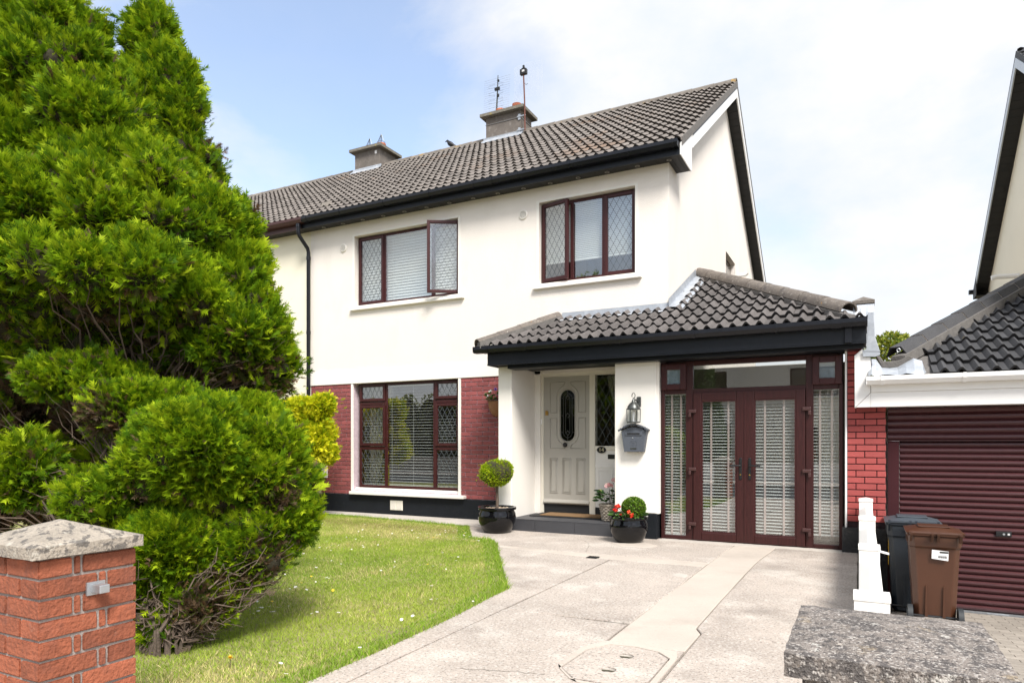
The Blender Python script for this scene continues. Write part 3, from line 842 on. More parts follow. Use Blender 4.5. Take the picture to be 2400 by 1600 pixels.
# ------------------------------------------------------------------ windows
def ring_boxes(mb, x0, x1, z0, z1, w, y0, y1):
    mb.box(x0, x0+w, y0, y1, z0, z1); mb.box(x1-w, x1, y0, y1, z0, z1)
    mb.box(x0+w+.0003, x1-w-.0003, y0+.0006, y1-.0006, z0, z0+w); mb.box(x0+w+.0003, x1-w-.0003, y0+.0006, y1-.0006, z1-w, z1)
    return mb
def diamonds(x0, x1, z0, z1, dw, dh, y0, y1, w=.0045):
    """diagonal lead cames clipped to a pane"""
    mb = MB(); m = dh/dw
    for sgn in (1, -1):
        span = (z1-z0)/m + (x1-x0)
        k = 0
        base = x0 - (z1-z0)/m - dw
        c = base
        while c < x1 + (z1-z0)/m + dw:
            # line x = c + sgn*(z-z0)/m
            ts = []
            lo, hi = 0.0, z1-z0
            if sgn > 0: lo = max(lo, (x0-c)*m); hi = min(hi, (x1-c)*m)
            else: lo = max(lo, (c-x1)*m); hi = min(hi, (c-x0)*m)
            if hi - lo > .012:
                xa, xb = c + sgn*lo/m, c + sgn*hi/m
                d = w*math.sqrt(1 + 1/m/m)*.5*(m/1.0 if False else 1)
                d = w/2*math.sqrt(1+m*m)/m
                yo = 0 if sgn > 0 else .0007
                mb.prism([(xa-d, y0-yo, z0+lo), (xa+d, y0-yo, z0+lo), (xb+d, y0-yo, z0+hi), (xb-d, y0-yo, z0+hi)], (0, y1-y0, 0))
            c += dw
    return mb
def hinge_matrix(xh, yh, ang): return Matrix.Translation((xh, yh, 0)) @ Matrix.Rotation(ang, 4, 'Z') @ Matrix.Translation((-xh, -yh, 0))

def sash(win, x0, x1, z0, z1, y, lead=True, w=.052, hinge=None, ang=0.0, dw=.098, dh=.168, proud=.018, mat='mahogany_dark', gl='glass'):
    mw = Matrix.Identity(4) if hinge is None else hinge_matrix(hinge, y, ang)
    s = ring_boxes(MB(), x0, x1, z0, z1, w, y-proud, y+.035).build('sash', mat, win, bev=.006, mw=mw)
    p = MB().box(x0+w-.004, x1-w+.004, y+.004, y+.008, z0+w-.004, z1-w+.004).build('pane', gl, win, mw=mw)
    if lead:
        diamonds(x0+w, x1-w, z0+w, z1-w, dw, dh, y+.0012, y+.0032).build('leading', 'came', win, mw=mw)
    return s
def pane(win, x0, x1, z0, z1, y, lead=False, dw=.098, dh=.168, gl='glass'):
    MB().box(x0, x1, y+.004, y+.008, z0, z1).build('pane', gl, win)
    if lead: diamonds(x0, x1, z0, z1, dw, dh, y+.0012, y+.0032).build('leading', 'came', win)

Y0, Y1 = .10, .155
def upper_window(x0, x1, z0, z1, m1, m2):
    mb = ring_boxes(MB(), x0, x1, z0, z1, .045, Y0, Y1)
    mb.box(m1-.028, m1+.028, Y0+.001, Y1-.001, z0+.046, z1-.046); mb.box(m2-.028, m2+.028, Y0+.001, Y1-.001, z0+.046, z1-.046)
    return mb.build('window', 'mahogany_dark', house, bev=.005)
# left bedroom window: right sash standing open
w1 = upper_window(1.07, 3.27, 3.772, 5.022, 1.665, 2.70)
sash(w1, 1.085, 1.650, 3.79, 5.005, Y0)
pane(w1, 1.694, 2.671, 3.818, 4.976, Y0+.005)
sash(w1, 2.712, 3.262, 3.79, 5.005, Y0-.02, hinge=3.262, ang=R(31))
# right bedroom window: left sash ajar
w2 = upper_window(4.78, 6.31, 3.772, 5.022, 5.285, 5.80)
sash(w2, 4.79, 5.290, 3.79, 5.005, Y0-.02, hinge=4.79, ang=-R(14))
pane(w2, 5.314, 5.771, 3.818, 4.976, Y0+.005)
sash(w2, 5.815, 6.296, 3.79, 5.005, Y0)
for x0, x1, win in ((.985, 3.405, w1), (4.685, 6.425, w2)):
    MB().prism([(x0, -.062, 3.672), (x0, -.062, 3.720), (x0, .099, 3.769), (x0, .099, 3.672)], (x1-x0, 0, 0)).build('sill', 'render_white', win, bev=.006)
# living room window
wz0, wz1 = .462, 2.345
mb = ring_boxes(MB(), 1.104, 3.268, wz0, wz1, .048, .08, .14)
for m in (1.715, 2.755): mb.box(m-.032, m+.032, .081, .139, wz0+.049, wz1-.049)
for a, b in ((1.1525, 1.6825), (2.7875, 3.2195)):
    for z in (1.985, 1.178): mb.box(a, b, .0815, .1385, z-.030, z+.030)
w3 = mb.build('window', 'mahogany_dark', house, bev=.005)
for a, b in ((1.120, 1.700), (2.770, 3.255)):
    sash(w3, a, b, 2.022, 2.330, .08, w=.05, dw=.10, dh=.175)
    sash(w3, a, b, 1.215, 1.948, .08, w=.05, dw=.10, dh=.175)
    pane(w3, a+.034, b-.036, .512, 1.146, .085, True, .10, .175)
pane(w3, 1.748, 2.722, .512, 2.295, .085)
MB().box(1.013, 3.440, -.105, .079, .345, .398).build('sill', 'render_white', w3, bev=.008)
MB().prism([(1.031, .0125, .3985), (1.031, .079, .46), (1.031, .079, .3985)], (2.272, 0, 0)).build('sill_fillet', 'render_white', w3)
# gable window
wg = MB().box(XC-.155, XC-.10, 4.6, 5.75, 4.15, 5.18).build('window', 'mahogany_dark', house)
MB().box(XC-.0995, XC-.095, 4.66, 5.69, 4.21, 5.12).build('pane', 'glass', wg)

# ------------------------------------------------------------------ eaves, verge, roof
roof = pitched_roof(house, 0.0, 7.03)
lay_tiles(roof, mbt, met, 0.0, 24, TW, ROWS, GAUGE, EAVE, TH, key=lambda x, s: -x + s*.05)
for k in range(16):
    a = k*.4406
    half_round(MB(), (a+.4406, RIDGE_Y, RIDGE_Z-.045), (a, RIDGE_Y, RIDGE_Z-.045), .125).build('ridge_tile', 'ridge_tile', roof, smooth=True)
FX1 = 7.03
MB().box(0.0, FX1, -.245, -.222, 5.252, 5.405).build('fascia', 'fascia_black', house, bev=.004)
MB().box(0.0, FX1-.001, -.250, -.2455, 5.252, 5.264).build('fascia_bead', 'fascia_black', house)
so = MB().box(0.0, XC, -.2215, -.0005, 5.270, 5.278); so.box(XC+.0005, FX1-.016, -.2215, .43, 5.270, 5.278)
so.box(XC+.06, XC+.066, -.2215, .43, 5.266, 5.2695); so.box(XC+.15, XC+.156, -.2215, .43, 5.266, 5.2695)
for k in range(30): so.box(k*.23, k*.23+.006, -.2215, -.0005, 5.2665, 5.2695)
so.build('soffit', 'soffit_dark', house)
for k in range(15):
    x = .40 + k*.46
    mb = MB().lathe([(.024, 0), (.035, 0), (.035, -.006), (.028, -.008), (.024, -.004)], (x, -.085, 5.2695), 16, caps=False)
    mb.build('soffit_vent', 'soffit_vent', house, smooth=True)
def gutter_profile(y, z, w=.115, h=.095):
    return [(y, z), (y, z-h*.5), (y+w*.25, z-h), (y+w, z-h), (y+w, z), (y+w-.006, z), (y+w-.006, z-h+.006), (y+w*.25+.004, z-h+.006), (y+.006, z-h*.5+.003), (y+.006, z)]
def gutter(parent, x0, x1, y, z, mat, brackets, w=.115, h=.095, name='gutter'):
    g = MB().prism([(x0, a, b) for a, b in gutter_profile(y, z, w, h)], (x1-x0, 0, 0))
    g.box(x0, x0+.006, y+.004, y+w-.004, z-h+.006, z); g.box(x1-.006, x1, y+.004, y+w-.004, z-h+.006, z)
    g = g.build(name, mat, parent)
    for bx, bw in brackets:
        MB().prism([(bx, a, b) for a, b in [(y-.006, z+.004), (y-.006, z-h*.5-.004), (y+w*.25-.004, z-h-.007), (y+w-.002, z-h-.007), (y+w-.002, z-h-.0005), (y+w*.25, z-h-.0005), (y-.0005, z-h*.5), (y-.0005, z+.004)]], (bw, 0, 0)).build('gutter_bracket', mat, g)
    return g
gutter(house, .10, 7.02, -.365, 5.435, 'gutter_black', [(.12, .10), (.98, .03), (1.95, .03), (2.9, .03), (3.75, .03), (4.02, .10), (4.55, .03), (5.4, .03), (6.3, .03), (6.93, .03)])
# boxed eaves end and bargeboards
bx = MB().prism([(7.031, -.245, 5.25), (7.031, .43, 5.25), (7.031, .43, roof_z(.43)-.08), (7.031, -.245, roof_z(-.245)-.03)], (.014, 0, 0))
bx.build('box_end', 'pvc_white', house)
MB().box(XC+.0005, 7.0305, .4305, .444, 5.27, 5.70).build('box_end_back', 'soffit_dark', house)
def barge(parent, x, t, y0, y1, top, bot, mat, name='bargeboard'):
    return MB().prism([(x, y0, roof_z(y0)-bot), (x, y1, roof_z(y1)-bot), (x, y1, roof_z(y1)-top), (x, y0, roof_z(y0)-top)], (t, 0, 0)).build(name, mat, parent)
barge(house, 7.0315, .022, .4605, 4.5, .085, .285, 'pvc_white')
barge(house, 7.0315, .022, 4.5005, 9.25, .085, .285, 'pvc_white')
barge(house, 7.0535, .006, .4605, 4.5, .085, .105, 'fascia_black', 'verge_trim')
barge(house, 7.0535, .006, 4.5005, 9.25, .085, .105, 'fascia_black', 'verge_trim')
vs = MB()
for y0, y1 in ((.46, 4.5), (4.5, 9.25)):
    n = int((y1-y0)/.135)
    for k in range(n):
        a = y0 + (y1-y0)*k/n + .003; b = y0 + (y1-y0)*(k+1)/n - .003
        z = lambda y: roof_z(y) - .265
        vs.prism([(XC+.0005, a, z(a)), (XC+.0005, b, z(b)), (XC+.0005, b, z(b)+.02), (XC+.0005, a, z(a)+.02)], (.2155, 0, 0))
    vs.prism([(XC+.0005, y0, roof_z(y0)-.24), (XC+.0005, y1-.001, roof_z(y1-.001)-.24), (XC+.0005, y1-.001, roof_z(y1)-.10), (XC+.0005, y0, roof_z(y0)-.10)], (.2155, 0, 0))
vs.build('verge_soffit', 'soffit_dark', house)
# rear eaves
MB().box(0, 7.03, 9.222, 9.245, 5.252, 5.405).build('fascia', 'fascia_black', house)
# cement verge under the edge tiles
for y0, y1 in ((-.2, 4.5), (4.5005, 9.2)):
    barge(house, 7.0305, .024, y0, y1, -.035, .0845, 'mortar_roof', 'verge_mortar')
# downpipe with swan neck
dp = MB().tube([(-.02, -.30, 5.34), (-.02, -.30, 5.18), (-.02, -.28, 5.12), (.0, -.09, 4.93), (.0, -.065, 4.86), (0, -.065, .05)], .036, 10)
dpo = dp.build('downpipe', 'gutter_black', house, smooth=True)
for z in (4.75, 3.35, 2.0): MB().lathe([(.043, -.03), (.043, .03)], (0, -.065, z), 12).build('pipe_clip', 'gutter_black', dpo)
MB().lathe([(.046, -.06), (.046, .0)], (-.02, -.30, 5.33), 12).build('pipe_collar', 'gutter_black', dpo)

def chimney(parent, x0, x1, y0, y1, zb, zt, capz):
    st = MB().box(x0, x1, y0, y1, zb, zt); st = st.build('chimney', 'chimney_stone', parent, bev=.008)
    c = MB().box(x0-.11, x1+.11, y0-.11, y1+.11, zt, zt+.07)
    c.add([(x0-.11, y0-.11, zt+.07), (x1+.11, y0-.11, zt+.07), (x1+.11, y1+.11, zt+.07), (x0-.11, y1+.11, zt+.07), (x0+.1, y0+.1, capz), (x1-.1, y0+.1, capz), (x1-.1, y1-.1, capz), (x0+.1, y1-.1, capz)],
          [(0, 1, 5, 4), (1, 2, 6, 5), (2, 3, 7, 6), (3, 0, 4, 7), (4, 5, 6, 7)])
    c.build('chimney_cap', 'chimney_cap', st, bev=.006)
    z = roof_z(y0)
    MB().prism([(x0-.06, y0-.16, roof_z(y0-.16)+.055), (x0-.06, y0-.001, z+.075), (x0-.06, y0-.001, z+.13), (x0-.06, y0-.012, z+.13), (x0-.06, y0-.012, z+.085), (x0-.06, y0-.16, roof_z(y0-.16)+.066)], (x1-x0+.12, 0, 0)).build('flashing', 'lead', st)
    return st
ch2 = chimney(house, 1.425, 2.345, 4.2, 4.76, 8.1, 8.90, 9.03)
def pot(parent, x, y, z, h=.17, r=.105):
    return MB().lathe([(r*.92, 0), (r, h*.6), (r*1.06, h*.72), (r*1.06, h), (r*.82, h), (r*.78, h*.4)], (x, y, z), 18, caps=False).build('chimney_pot', 'terracotta', parent, smooth=True)
pot(ch2, 1.66, 4.48, 9.0); pot(ch2, 2.10, 4.48, 9.0, .20)
for z in (8.42, 8.73): MB().tube([(1.415, 4.19, z), (2.355, 4.19, z), (2.355, 4.77, z)], .006, 5).build('strap_wire', 'galv', ch2)

# ------------------------------------------------------------------ porch and front extension
YP = -.80
MB().box(4.475, 4.70, YP, -.0005, -.02, 2.394).build('porch_pier', 'render_white', house, bev=.012)
MB().box(4.64, 4.79, .0, .28, .0, 2.394).build('porch_jamb', 'render_white', house)
MB().box(6.278, 6.852, YP, -.30, .333, 2.394).build('porch_pillar', 'render_white', house, bev=.012)
MB().box(6.268, 6.860, YP-.012, -.2995, -.02, .332).build('pillar_plinth', 'plinth_black', house, bev=.004)
MB().box(6.8525, 6.884, YP+.02, -.70, .333, 2.36).build('pillar_return', 'render_white', house)
# fascia, beam, soffit, gutter
MB().box(4.44, 9.302, -1.062, -1.04, 2.385, 2.60).build('porch_fascia', 'fascia_black', house, bev=.004)
fb = MB().box(4.44, 9.302, -1.068, -1.0625, 2.385, 2.398); fb.box(4.44, 9.302, -1.066, -1.0625, 2.404, 2.410); fb.build('fascia_bead', 'fascia_black', house)
MB().box(4.4405, 4.462, -1.0395, -.0005, 2.385, 2.60).build('porch_fascia', 'fascia_black', house, bev=.004)
MB().box(9.280, 9.3015, -1.0395, -.60, 2.385, 2.60).build('porch_fascia', 'fascia_black', house, bev=.004)
ps = MB()
for k in range(14):
    y = -1.0385 + k*.0785
    if y < -.0: ps.box(4.4625, 9.2795, y, min(y+.0745, .0), 2.400, 2.408)
ps.box(4.4625, 9.2795, -1.0385, .05, 2.4085, 2.42)
ps.build('porch_ceiling', 'soffit_dark', house)
MB().box(4.712, 9.27, -.96, -.70, 2.338, 2.3995).build('porch_beam', 'fascia_black', house, bev=.008)
gutter(house, 4.262, 9.312, -1.185, 2.655, 'gutter_black', [(4.40, .10), (5.02, .10), (5.55, .03), (6.45, .03), (7.4, .03), (8.35, .03), (8.95, .10)], w=.122, h=.09)
MB().box(9.085, 9.155, -1.10, -1.0685, 2.395, 2.575).build('gutter_outlet', 'gutter_black', house, bev=.004)

# porch roof: one front slope running up beside the gable, hipped at both ends
PT = .465; PTH = math.atan(PT); PE = (-1.13, 2.625)
def pz(y): return PE[1] + (y - PE[0])*PT
HL = ((4.30, -1.13), (5.07, 0.0)); HR = ((9.27, -1.13), (6.83, 1.93))
deck = MB()
P = [(4.30, -1.13), (9.27, -1.13), (6.83, 1.93), (6.83, .0), (5.07, .0)]
deck.prism([(x, y, pz(y)-.06) for x, y in P], (0, 0, .05))
deck.add([(4.30, -1.13, pz(-1.13)-.012), (4.30, -.001, pz(-1.13)-.012), (5.07, -.001, pz(0)-.012)], [(2, 1, 0)])
deck.add([(9.27, -1.13, pz(-1.13)-.012), (9.27, 1.93, pz(-1.13)-.012), (6.83, 1.93, pz(1.93)-.012)], [(0, 1, 2)])
proof = deck.build('porch_roof', 'mortar_roof', house)
PW = .302; PG = .352
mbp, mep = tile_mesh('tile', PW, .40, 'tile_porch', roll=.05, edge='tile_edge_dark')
def clip_tiles(parent, mb, me, x0, cols, W, rows, G, O, th, planes, test, name='tile', skip=None):
    """tiles wholly inside the slope share one mesh; those on a hip or valley line are cut along it"""
    for j in range(rows):
        for i in range(cols):
            mw = plane_matrix(x0 + i*W, O, j*G, th) @ Matrix.Translation((random.uniform(-.003, .003), random.uniform(-.006, .006), random.uniform(0, .006))) @ Matrix.Rotation(random.uniform(-.012, .012), 4, 'Z')
            if skip and skip(i, j): continue
            cs = [mw @ Vector(p) for p in ((0, 0, 0), (W, 0, 0), (0, .40, 0), (W, .40, 0))]
            cs = [(p.x, p.y) for p in cs]
            ins = [test(*p) for p in cs]
            if all(ins): m2 = me
            else:
                bm = bmesh.new(); bm.from_mesh(me); bm.transform(mw)
                for (co, no) in planes:
                    g = bm.verts[:] + bm.edges[:] + bm.faces[:]
                    bmesh.ops.bisect_plane(bm, geom=g, plane_co=co, plane_no=no, clear_outer=True)
                if len(bm.faces) < 4:
                    bm.free(); continue
                bm.transform(mw.inverted()); m2 = bpy.data.meshes.new(name); bm.to_mesh(m2); bm.free(); [m2.materials.append(x_) for x_ in me.materials] if not m2.materials else None
            o = bpy.data.objects.new(name, m2); COL.objects.link(o); o.parent = parent
            o.matrix_parent_inverse = WORLD[parent.name].inverted(); o.matrix_basis = mw
def side_plane(a, b, inside):
    a, b = Vector((*a, 0)), Vector((*b, 0)); n = Vector((-(b-a).y, (b-a).x, 0)).normalized()
    if n.dot(Vector((*inside, 0)) - a) > 0: n = -n
    return a, n
pin = (6.5, -.6)
plL = side_plane(*HL, pin); plR = side_plane(*HR, pin)
ok = lambda x, y: plL[1].dot(Vector((x, y, 0)) - plL[0]) < 0 and plR[1].dot(Vector((x, y, 0)) - plR[0]) < 0
# lower field, up to the facade
clip_tiles(proof, mbp, mep, 4.30, 17, PW, 3, PG, PE, PTH, [plL, plR], ok)
clip_tiles(proof, mbp, mep, 4.30, 9, PW, 1, PG, (PE[0] + 3*PG*math.cos(PTH), PE[1] + 3*PG*math.sin(PTH)), PTH, [plL, plR, (Vector((0, -.012, 0)), Vector((0, 1, 0))), (Vector((6.84, 0, 0)), Vector((1, 0, 0)))], lambda x, y: ok(x, y) and y < -.02)
O4 = (PE[0] + 3*PG*math.cos(PTH), PE[1] + 3*PG*math.sin(PTH))
clip_tiles(proof, mbp, mep, 4.30 + 8*PW, 9, PW, 8, PG, O4, PTH, [plL, plR, (Vector((6.845, 0, 0)), Vector((-1, 0, 0)))], lambda x, y: ok(x, y) and x > 6.85)
def hip_run(parent, a, b, r, L, mat, lift=.02):
    a, b = Vector(a), Vector(b); n = max(1, round((b-a).length/L)); 
    for k in range(n):
        p, q = a.lerp(b, k/n), a.lerp(b, (k+1)/n + .03/n)
        half_round(MB(), p + Vector((0, 0, lift)), q + Vector((0, 0, lift)), r).build('hip_tile', mat, parent, smooth=True)
hip_run(proof, (4.31, -1.10, pz(-1.10)+.0), (5.09, .03, pz(.03)+.0), .105, .42, 'hip_tile', .03)
hip_run(proof, (9.12, -.94, pz(-.94)+.01), (6.84, 1.92, pz(1.92)+.01), .11, .42, 'hip_tile', .045)
MB().prism([(4.30, -1.11, pz(-1.13)), (4.30, -1.11, pz(-1.13)+.10), (5.07, -.01, pz(0)+.06), (5.07, -.01, pz(0)-.0)], (.10, -.09, -.0)).build('hip_mortar', 'mortar_roof', proof)
MB().prism([(9.20, -1.05, pz(-1.05)-.02), (9.20, -1.05, pz(-1.05)+.045), (6.83, 1.93, pz(1.93)+.045), (6.83, 1.93, pz(1.93)-.02)], (-.10, -.07, 0)).build('hip_mortar', 'mortar_roof', proof)
# lead flashings
fl = MB(); n = 26; rows = []
for k in range(n+1):
    x = 5.10 + (6.835-5.10)*k/n; w = .012*math.sin(k*2.2)
    rows.append([(x + (.06 if k == 0 else 0), -.006, 3.272 if k else 3.23), (x, -.010, 3.165), (x, -.15, pz(-.15)+.055+w), (x, -.17, pz(-.17)+.035+w)])
for k in range(n):
    for q in range(3):
        fl.add([rows[k][q], rows[k+1][q], rows[k+1][q+1], rows[k][q+1]], [(3, 2, 1, 0)])
fl.build('flashing', 'lead', proof, smooth=True, ang=60)
fg = MB(); n = 16; rows = []
for k in range(n+1):
    y = -.05 + 1.80*k/n; w = .010*math.sin(k*2.9)
    rows.append([(6.823, y, pz(y)+.19), (6.828, y, pz(y)+.075), (6.99+w, y, pz(y)+.062+w), (7.02+w, y, pz(y)+.03)])
for k in range(n):
    for q in range(3): fg.add([rows[k][q], rows[k+1][q], rows[k+1][q+1], rows[k][q+1]], [(0, 1, 2, 3)])
fg.build('flashing', 'lead', proof, smooth=True, ang=60)

# brick end pier of the extension with black joints
XE0, XE1, YE = 9.106, 9.502, -.75
be_ = MB().box(9.085, XE1, YE+.012, -.35, -.02, 1.70); be_.box(9.085, 9.262, YE+.012, -.35, 1.7005, 2.39)
be = be_.build('wall', 'mortar_dark', house)
NBR[0] = 0
for k in range(28):
    z = 2.332 - k*.0748
    if z < .33: break
    brick_row(be, XE0, XE1 if z < 1.68 else 9.262, z, .12 if k % 2 else .03, YE+.006, 'brick_paint_bright', pitch=.214, joint=.009)
MB().box(9.052, 9.515, -.835, -.36, -.62, .285).build('plinth', 'plinth_rough', house, bev=.012)
MB().box(9.081, 9.104, -.785, -.755, .275, 2.36).build('corner_trim', 'pvc_white', house, bev=.008)
# extension side wall, back wall and inner floor
iw = MB(); iw.box(9.245, 9.26, -.34, 3.0, -.02, 2.62); iw.box(6.82, 9.269, 2.9, 3.0, -.02, 2.62)
iw.box(6.82, 9.269, .9, 1.0, .005, 2.395)
iw.build('inner_walls', 'interior', house)
MB().box(6.82, 9.27, -.63, 2.89, -.02, .004).build('floor', 'carpet', house)
MB().box(6.29, 6.81, -.2995, .28, -.02, 2.394).build('inner_walls', 'interior', house)

# French doors with sidelights and top lights
YD = -.69
fr = MB()
XA, XB, XM0, XM1 = 6.886, 9.062, 7.262, 8.690
fr.box(XA, XA+.045, YD, YD+.07, .0, 2.335); fr.box(XB-.045, XB, YD, YD+.07, 0, 2.335)
fr.box(XM0-.05, XM0+.045, YD-.002, YD+.07, 0, 2.335); fr.box(XM1-.035, XM1+.05, YD-.002, YD+.07, 0, 2.335)
segs = ((XA+.0453, XM0-.0503), (XM0+.0453, XM1-.0353), (XM1+.0503, XB-.0453))
for a, b in segs: fr.box(a, b, YD+.001, YD+.069, 2.275, 2.335); fr.box(a, b, YD+.001, YD+.069, 0, .052 if a < 7.0 or a > 8.5 else .02)
for a, b in (segs[0], segs[2]): fr.box(a, b, YD+.001, YD+.069, 1.912, 1.975)
fr.box(segs[1][0], segs[1][1], YD+.001, YD+.069, 1.915, 1.972)
fd = fr.build('french_door_frame', 'mahogany', house, bev=.006)
pane(fd, segs[1][0], segs[1][1], 1.972, 2.275, YD+.02)
for a, b in (segs[0], segs[2]):
    pane(fd, a, b, .052, 1.912, YD+.02)
sash(fd, XA+.012, XM0-.040, 1.968, 2.305, YD-.03, lead=False, w=.075, mat='mahogany_dark')
sash(fd, XM1+.040, XB-.012, 1.968, 2.305, YD-.03, lead=False, w=.075, mat='mahogany_dark')
for a, b in ((XA+.085, XM0-.113), (XM1+.113, XB-.085)): MB().box(a, b, YD-.012, YD-.006, 2.04, 2.232).build('sky_reflect_panel', 'sky_reflect_pale', fd)  # added pale panels behind the top lights, painting in the sky's reflection
def leaf(x0, x1, hinge_left):
    l = ring_boxes(MB(), x0, x1, .012, 1.918, .105, YD-.022, YD+.05).build('french_door', 'mahogany', house, bev=.008)
    MB().box(x0+.10, x1-.10, YD+.012, YD+.017, .11, 1.82).build('pane', 'glass', l)
    bd = ring_boxes(MB(), x0+.105, x1-.105, .117, 1.813, .014, YD-.016, YD+.0115).build('glazing_bead', 'mahogany_dark', l)
    xh = x1-.052 if hinge_left else x0+.052
    hp = MB().box(xh-.017, xh+.017, YD-.034, YD-.0225, .81, 1.08).build('handle_plate', 'iron_black', l, bev=.006)
    s = -1 if hinge_left else 1
    MB().tube([(xh, YD-.034, .985), (xh, YD-.07, .985), (xh+s*.03, YD-.075, .985), (xh+s*.13, YD-.072, .982)], .010, 8).build('handle', 'iron_black', l, smooth=True)
    MB().lathe([(.009, 0), (.009, .004)], (0, 0, 0), 10).build('keyhole', 'brass', l, mw=Matrix.Translation((xh, YD-.034, .87)) @ Matrix.Rotation(R(90), 4, 'X'))
    xg = x0-.012 if hinge_left else x1+.012
    for z in (.22, .93, 1.68):
        h = MB().box(xg-.045, xg+.055 if not hinge_left else xg+.055, YD-.048, YD-.022, z-.022, z+.022)
        h.box(xg-.045 if hinge_left else xg+.02, xg-.012 if hinge_left else xg+.055, YD-.050, YD-.023, z-.075, z-.0225)
        h.build('hinge', 'gutter_brown', l, bev=.008)
    return l
leaf(7.312, 7.955, True); leaf(7.961, 8.650, False)
MB().box(7.945, 7.972, YD-.030, YD-.0225, .015, 1.915).build('meeting_strip', 'mahogany', house, bev=.004)

# ------------------------------------------------------------------ front step, door, side light
stp = MB().box(4.705, 6.275, -.848, .28, -.02, .160).build('step', 'grout', house)
for i, (a, b) in enumerate(((4.708, 5.102), (5.106, 5.712), (5.716, 6.262))):
    MB().box(a, b, -.860, -.8485, -.01, .158).build('tile', 'tile_slate', stp, bev=.002)
for (c, d) in ((-.862, -.436), (-.432, -.002)):
    for a, b in ((4.708, 5.102), (5.106, 5.712), (5.716, 6.262)):
        if d > -.1 : d = -.002
        MB().box(a, b, c, d, .1605, .172).build('tile', 'tile_slate', stp, bev=.002)
fr = MB()
DY = .05
fr.box(4.79, 4.838, DY-.03, DY+.09, .172, 2.352); fr.box(5.600, 5.690, DY-.03, DY+.09, .172, 2.352)
fr.box(4.8383, 5.5997, DY-.029, DY+.089, 2.298, 2.352); fr.box(5.6903, 6.36, DY-.029, DY+.089, 2.298, 2.352)
fr.box(5.6903, 6.36, DY-.029, DY+.089, 1.16, 1.225)
fr.box(4.639, 6.36, DY-.02, DY+.22, 2.3525, 2.3998)
sl = fr.build('door_frame', 'paint_cream', house, bev=.005)
pane(sl, 5.6903, 6.30, 1.225, 2.298, DY, True, .12, .21)
pn = MB(); pn.box(5.6903, 6.36, DY-.015, DY+.05, .30, 1.1597); pn.build('side_panel', 'paint_white', sl)
bd = MB(); bd.box(5.691, 6.36, DY-.026, DY-.0155, .90, .945); 
ring_boxes(bd, 5.735, 5.965, .36, .865, .014, DY-.024, DY-.0155); ring_boxes(bd, 6.02, 6.25, .36, .865, .014, DY-.024, DY-.0155)
bd.build('panel_moulding', 'paint_white', sl)
MB().box(5.6903, 6.36, DY-.01, DY+.05, .172, .2997).build('threshold', 'rubber', sl)
MB().box(4.8383, 5.5997, DY-.005, DY+.08, .172, .318).build('threshold', 'rubber', sl)
MB().box(5.89, 6.05, DY-.024, DY-.0155, 1.03, 1.098).build('letter_plate', 'iron_black', sl, bev=.004)
MB().box(4.792, 4.818, DY-.046, DY-.0305, 1.56, 1.645).build('doorbell', 'pvc_white', sl, bev=.005)
# number plaque
plq = MB().prism([(5.795 + .072*math.cos(t*math.pi/14), DY-.0295, 1.165 + .050*math.sin(t*math.pi/14)) for t in range(28)], (0, -.008, 0)).build('number_plaque', 'iron_black', sl)
cu = bpy.data.curves.new('number', 'FONT'); cu.body = '14'; cu.size = .085; cu.align_x = 'CENTER'; cu.align_y = 'CENTER'; cu.extrude = .0015
to = bpy.data.objects.new('number_text', cu); COL.objects.link(to)
bpy.context.view_layer.update()
tme = bpy.data.meshes.new_from_object(to.evaluated_get(bpy.context.evaluated_depsgraph_get()))
bpy.data.objects.remove(to)
link('number_text', tme, 'number_gold', sl, mw=Matrix.Translation((5.795, DY-.0392, 1.165)) @ Matrix.Rotation(R(90), 4, 'X'))

# door leaf
dx = lambda p: 4.840 + (p-612)/365*.758
dzz = lambda p: 2.295 - (p-118)/1027*1.970
front = DY-.018
GX, GZ = dx(804), dzz(432); GA = .118; GH = .395   # glazed stadium: half width, half height
def stadium(a, h, n=12, cx=GX, cz=GZ):
    s = h - a; pts = []
    for k in range(n+1): t = math.pi*k/n; pts.append((cx + a*math.cos(t), cz + s + a*math.sin(t)))
    for k in range(n+1): t = math.pi + math.pi*k/n; pts.append((cx + a*math.cos(t), cz - s + a*math.sin(t)))
    return pts
def xz_holed(name, outer, holes, mat, parent, y0, y1):
    bm = bmesh.new(); edges = []
    for lp in [outer] + holes:
        vs_ = [bm.verts.new((x, y0, z)) for x, z in lp]
        edges += [bm.edges.new((vs_[i], vs_[(i+1) % len(vs_)])) for i in range(len(vs_))]
    bmesh.ops.triangle_fill(bm, use_beauty=True, edges=edges, normal=(0, -1, 0))
    ext = bmesh.ops.extrude_edge_only(bm, edges=edges)
    for v in [g for g in ext['geom'] if isinstance(g, bmesh.types.BMVert)]: v.co.y = y1
    bmesh.ops.recalc_face_normals(bm, faces=bm.faces)
    for f in bm.faces:
        if abs(f.normal.y) > .9 and f.normal.y > 0: f.normal_flip()
    me = bpy.data.meshes.new(name); bm.to_mesh(me); bm.free()
    return link(name, me, mat, parent)
door = xz_holed('front_door', [(4.840, .325), (5.598, .325), (5.598, 2.296), (4.840, 2.296)], [stadium(GA, GH)], 'door_sage', house, front, DY+.03)
def moulding(path, closed=True, w=.011, h=.008):
    pts = [(x, front-h*.3, z) for x, z in path]
    if closed: pts = pts + [pts[0], pts[1]]
    return MB().tube(pts, w*.75, 6, caps=not closed)
mo = MB()
def rectp(a, b, c, d): return [(dx(a), dzz(c)), (dx(b), dzz(c)), (dx(b), dzz(d)), (dx(a), dzz(d))]
def add_mould(path):
    t = moulding(path); mo.add(t.v, t.f)
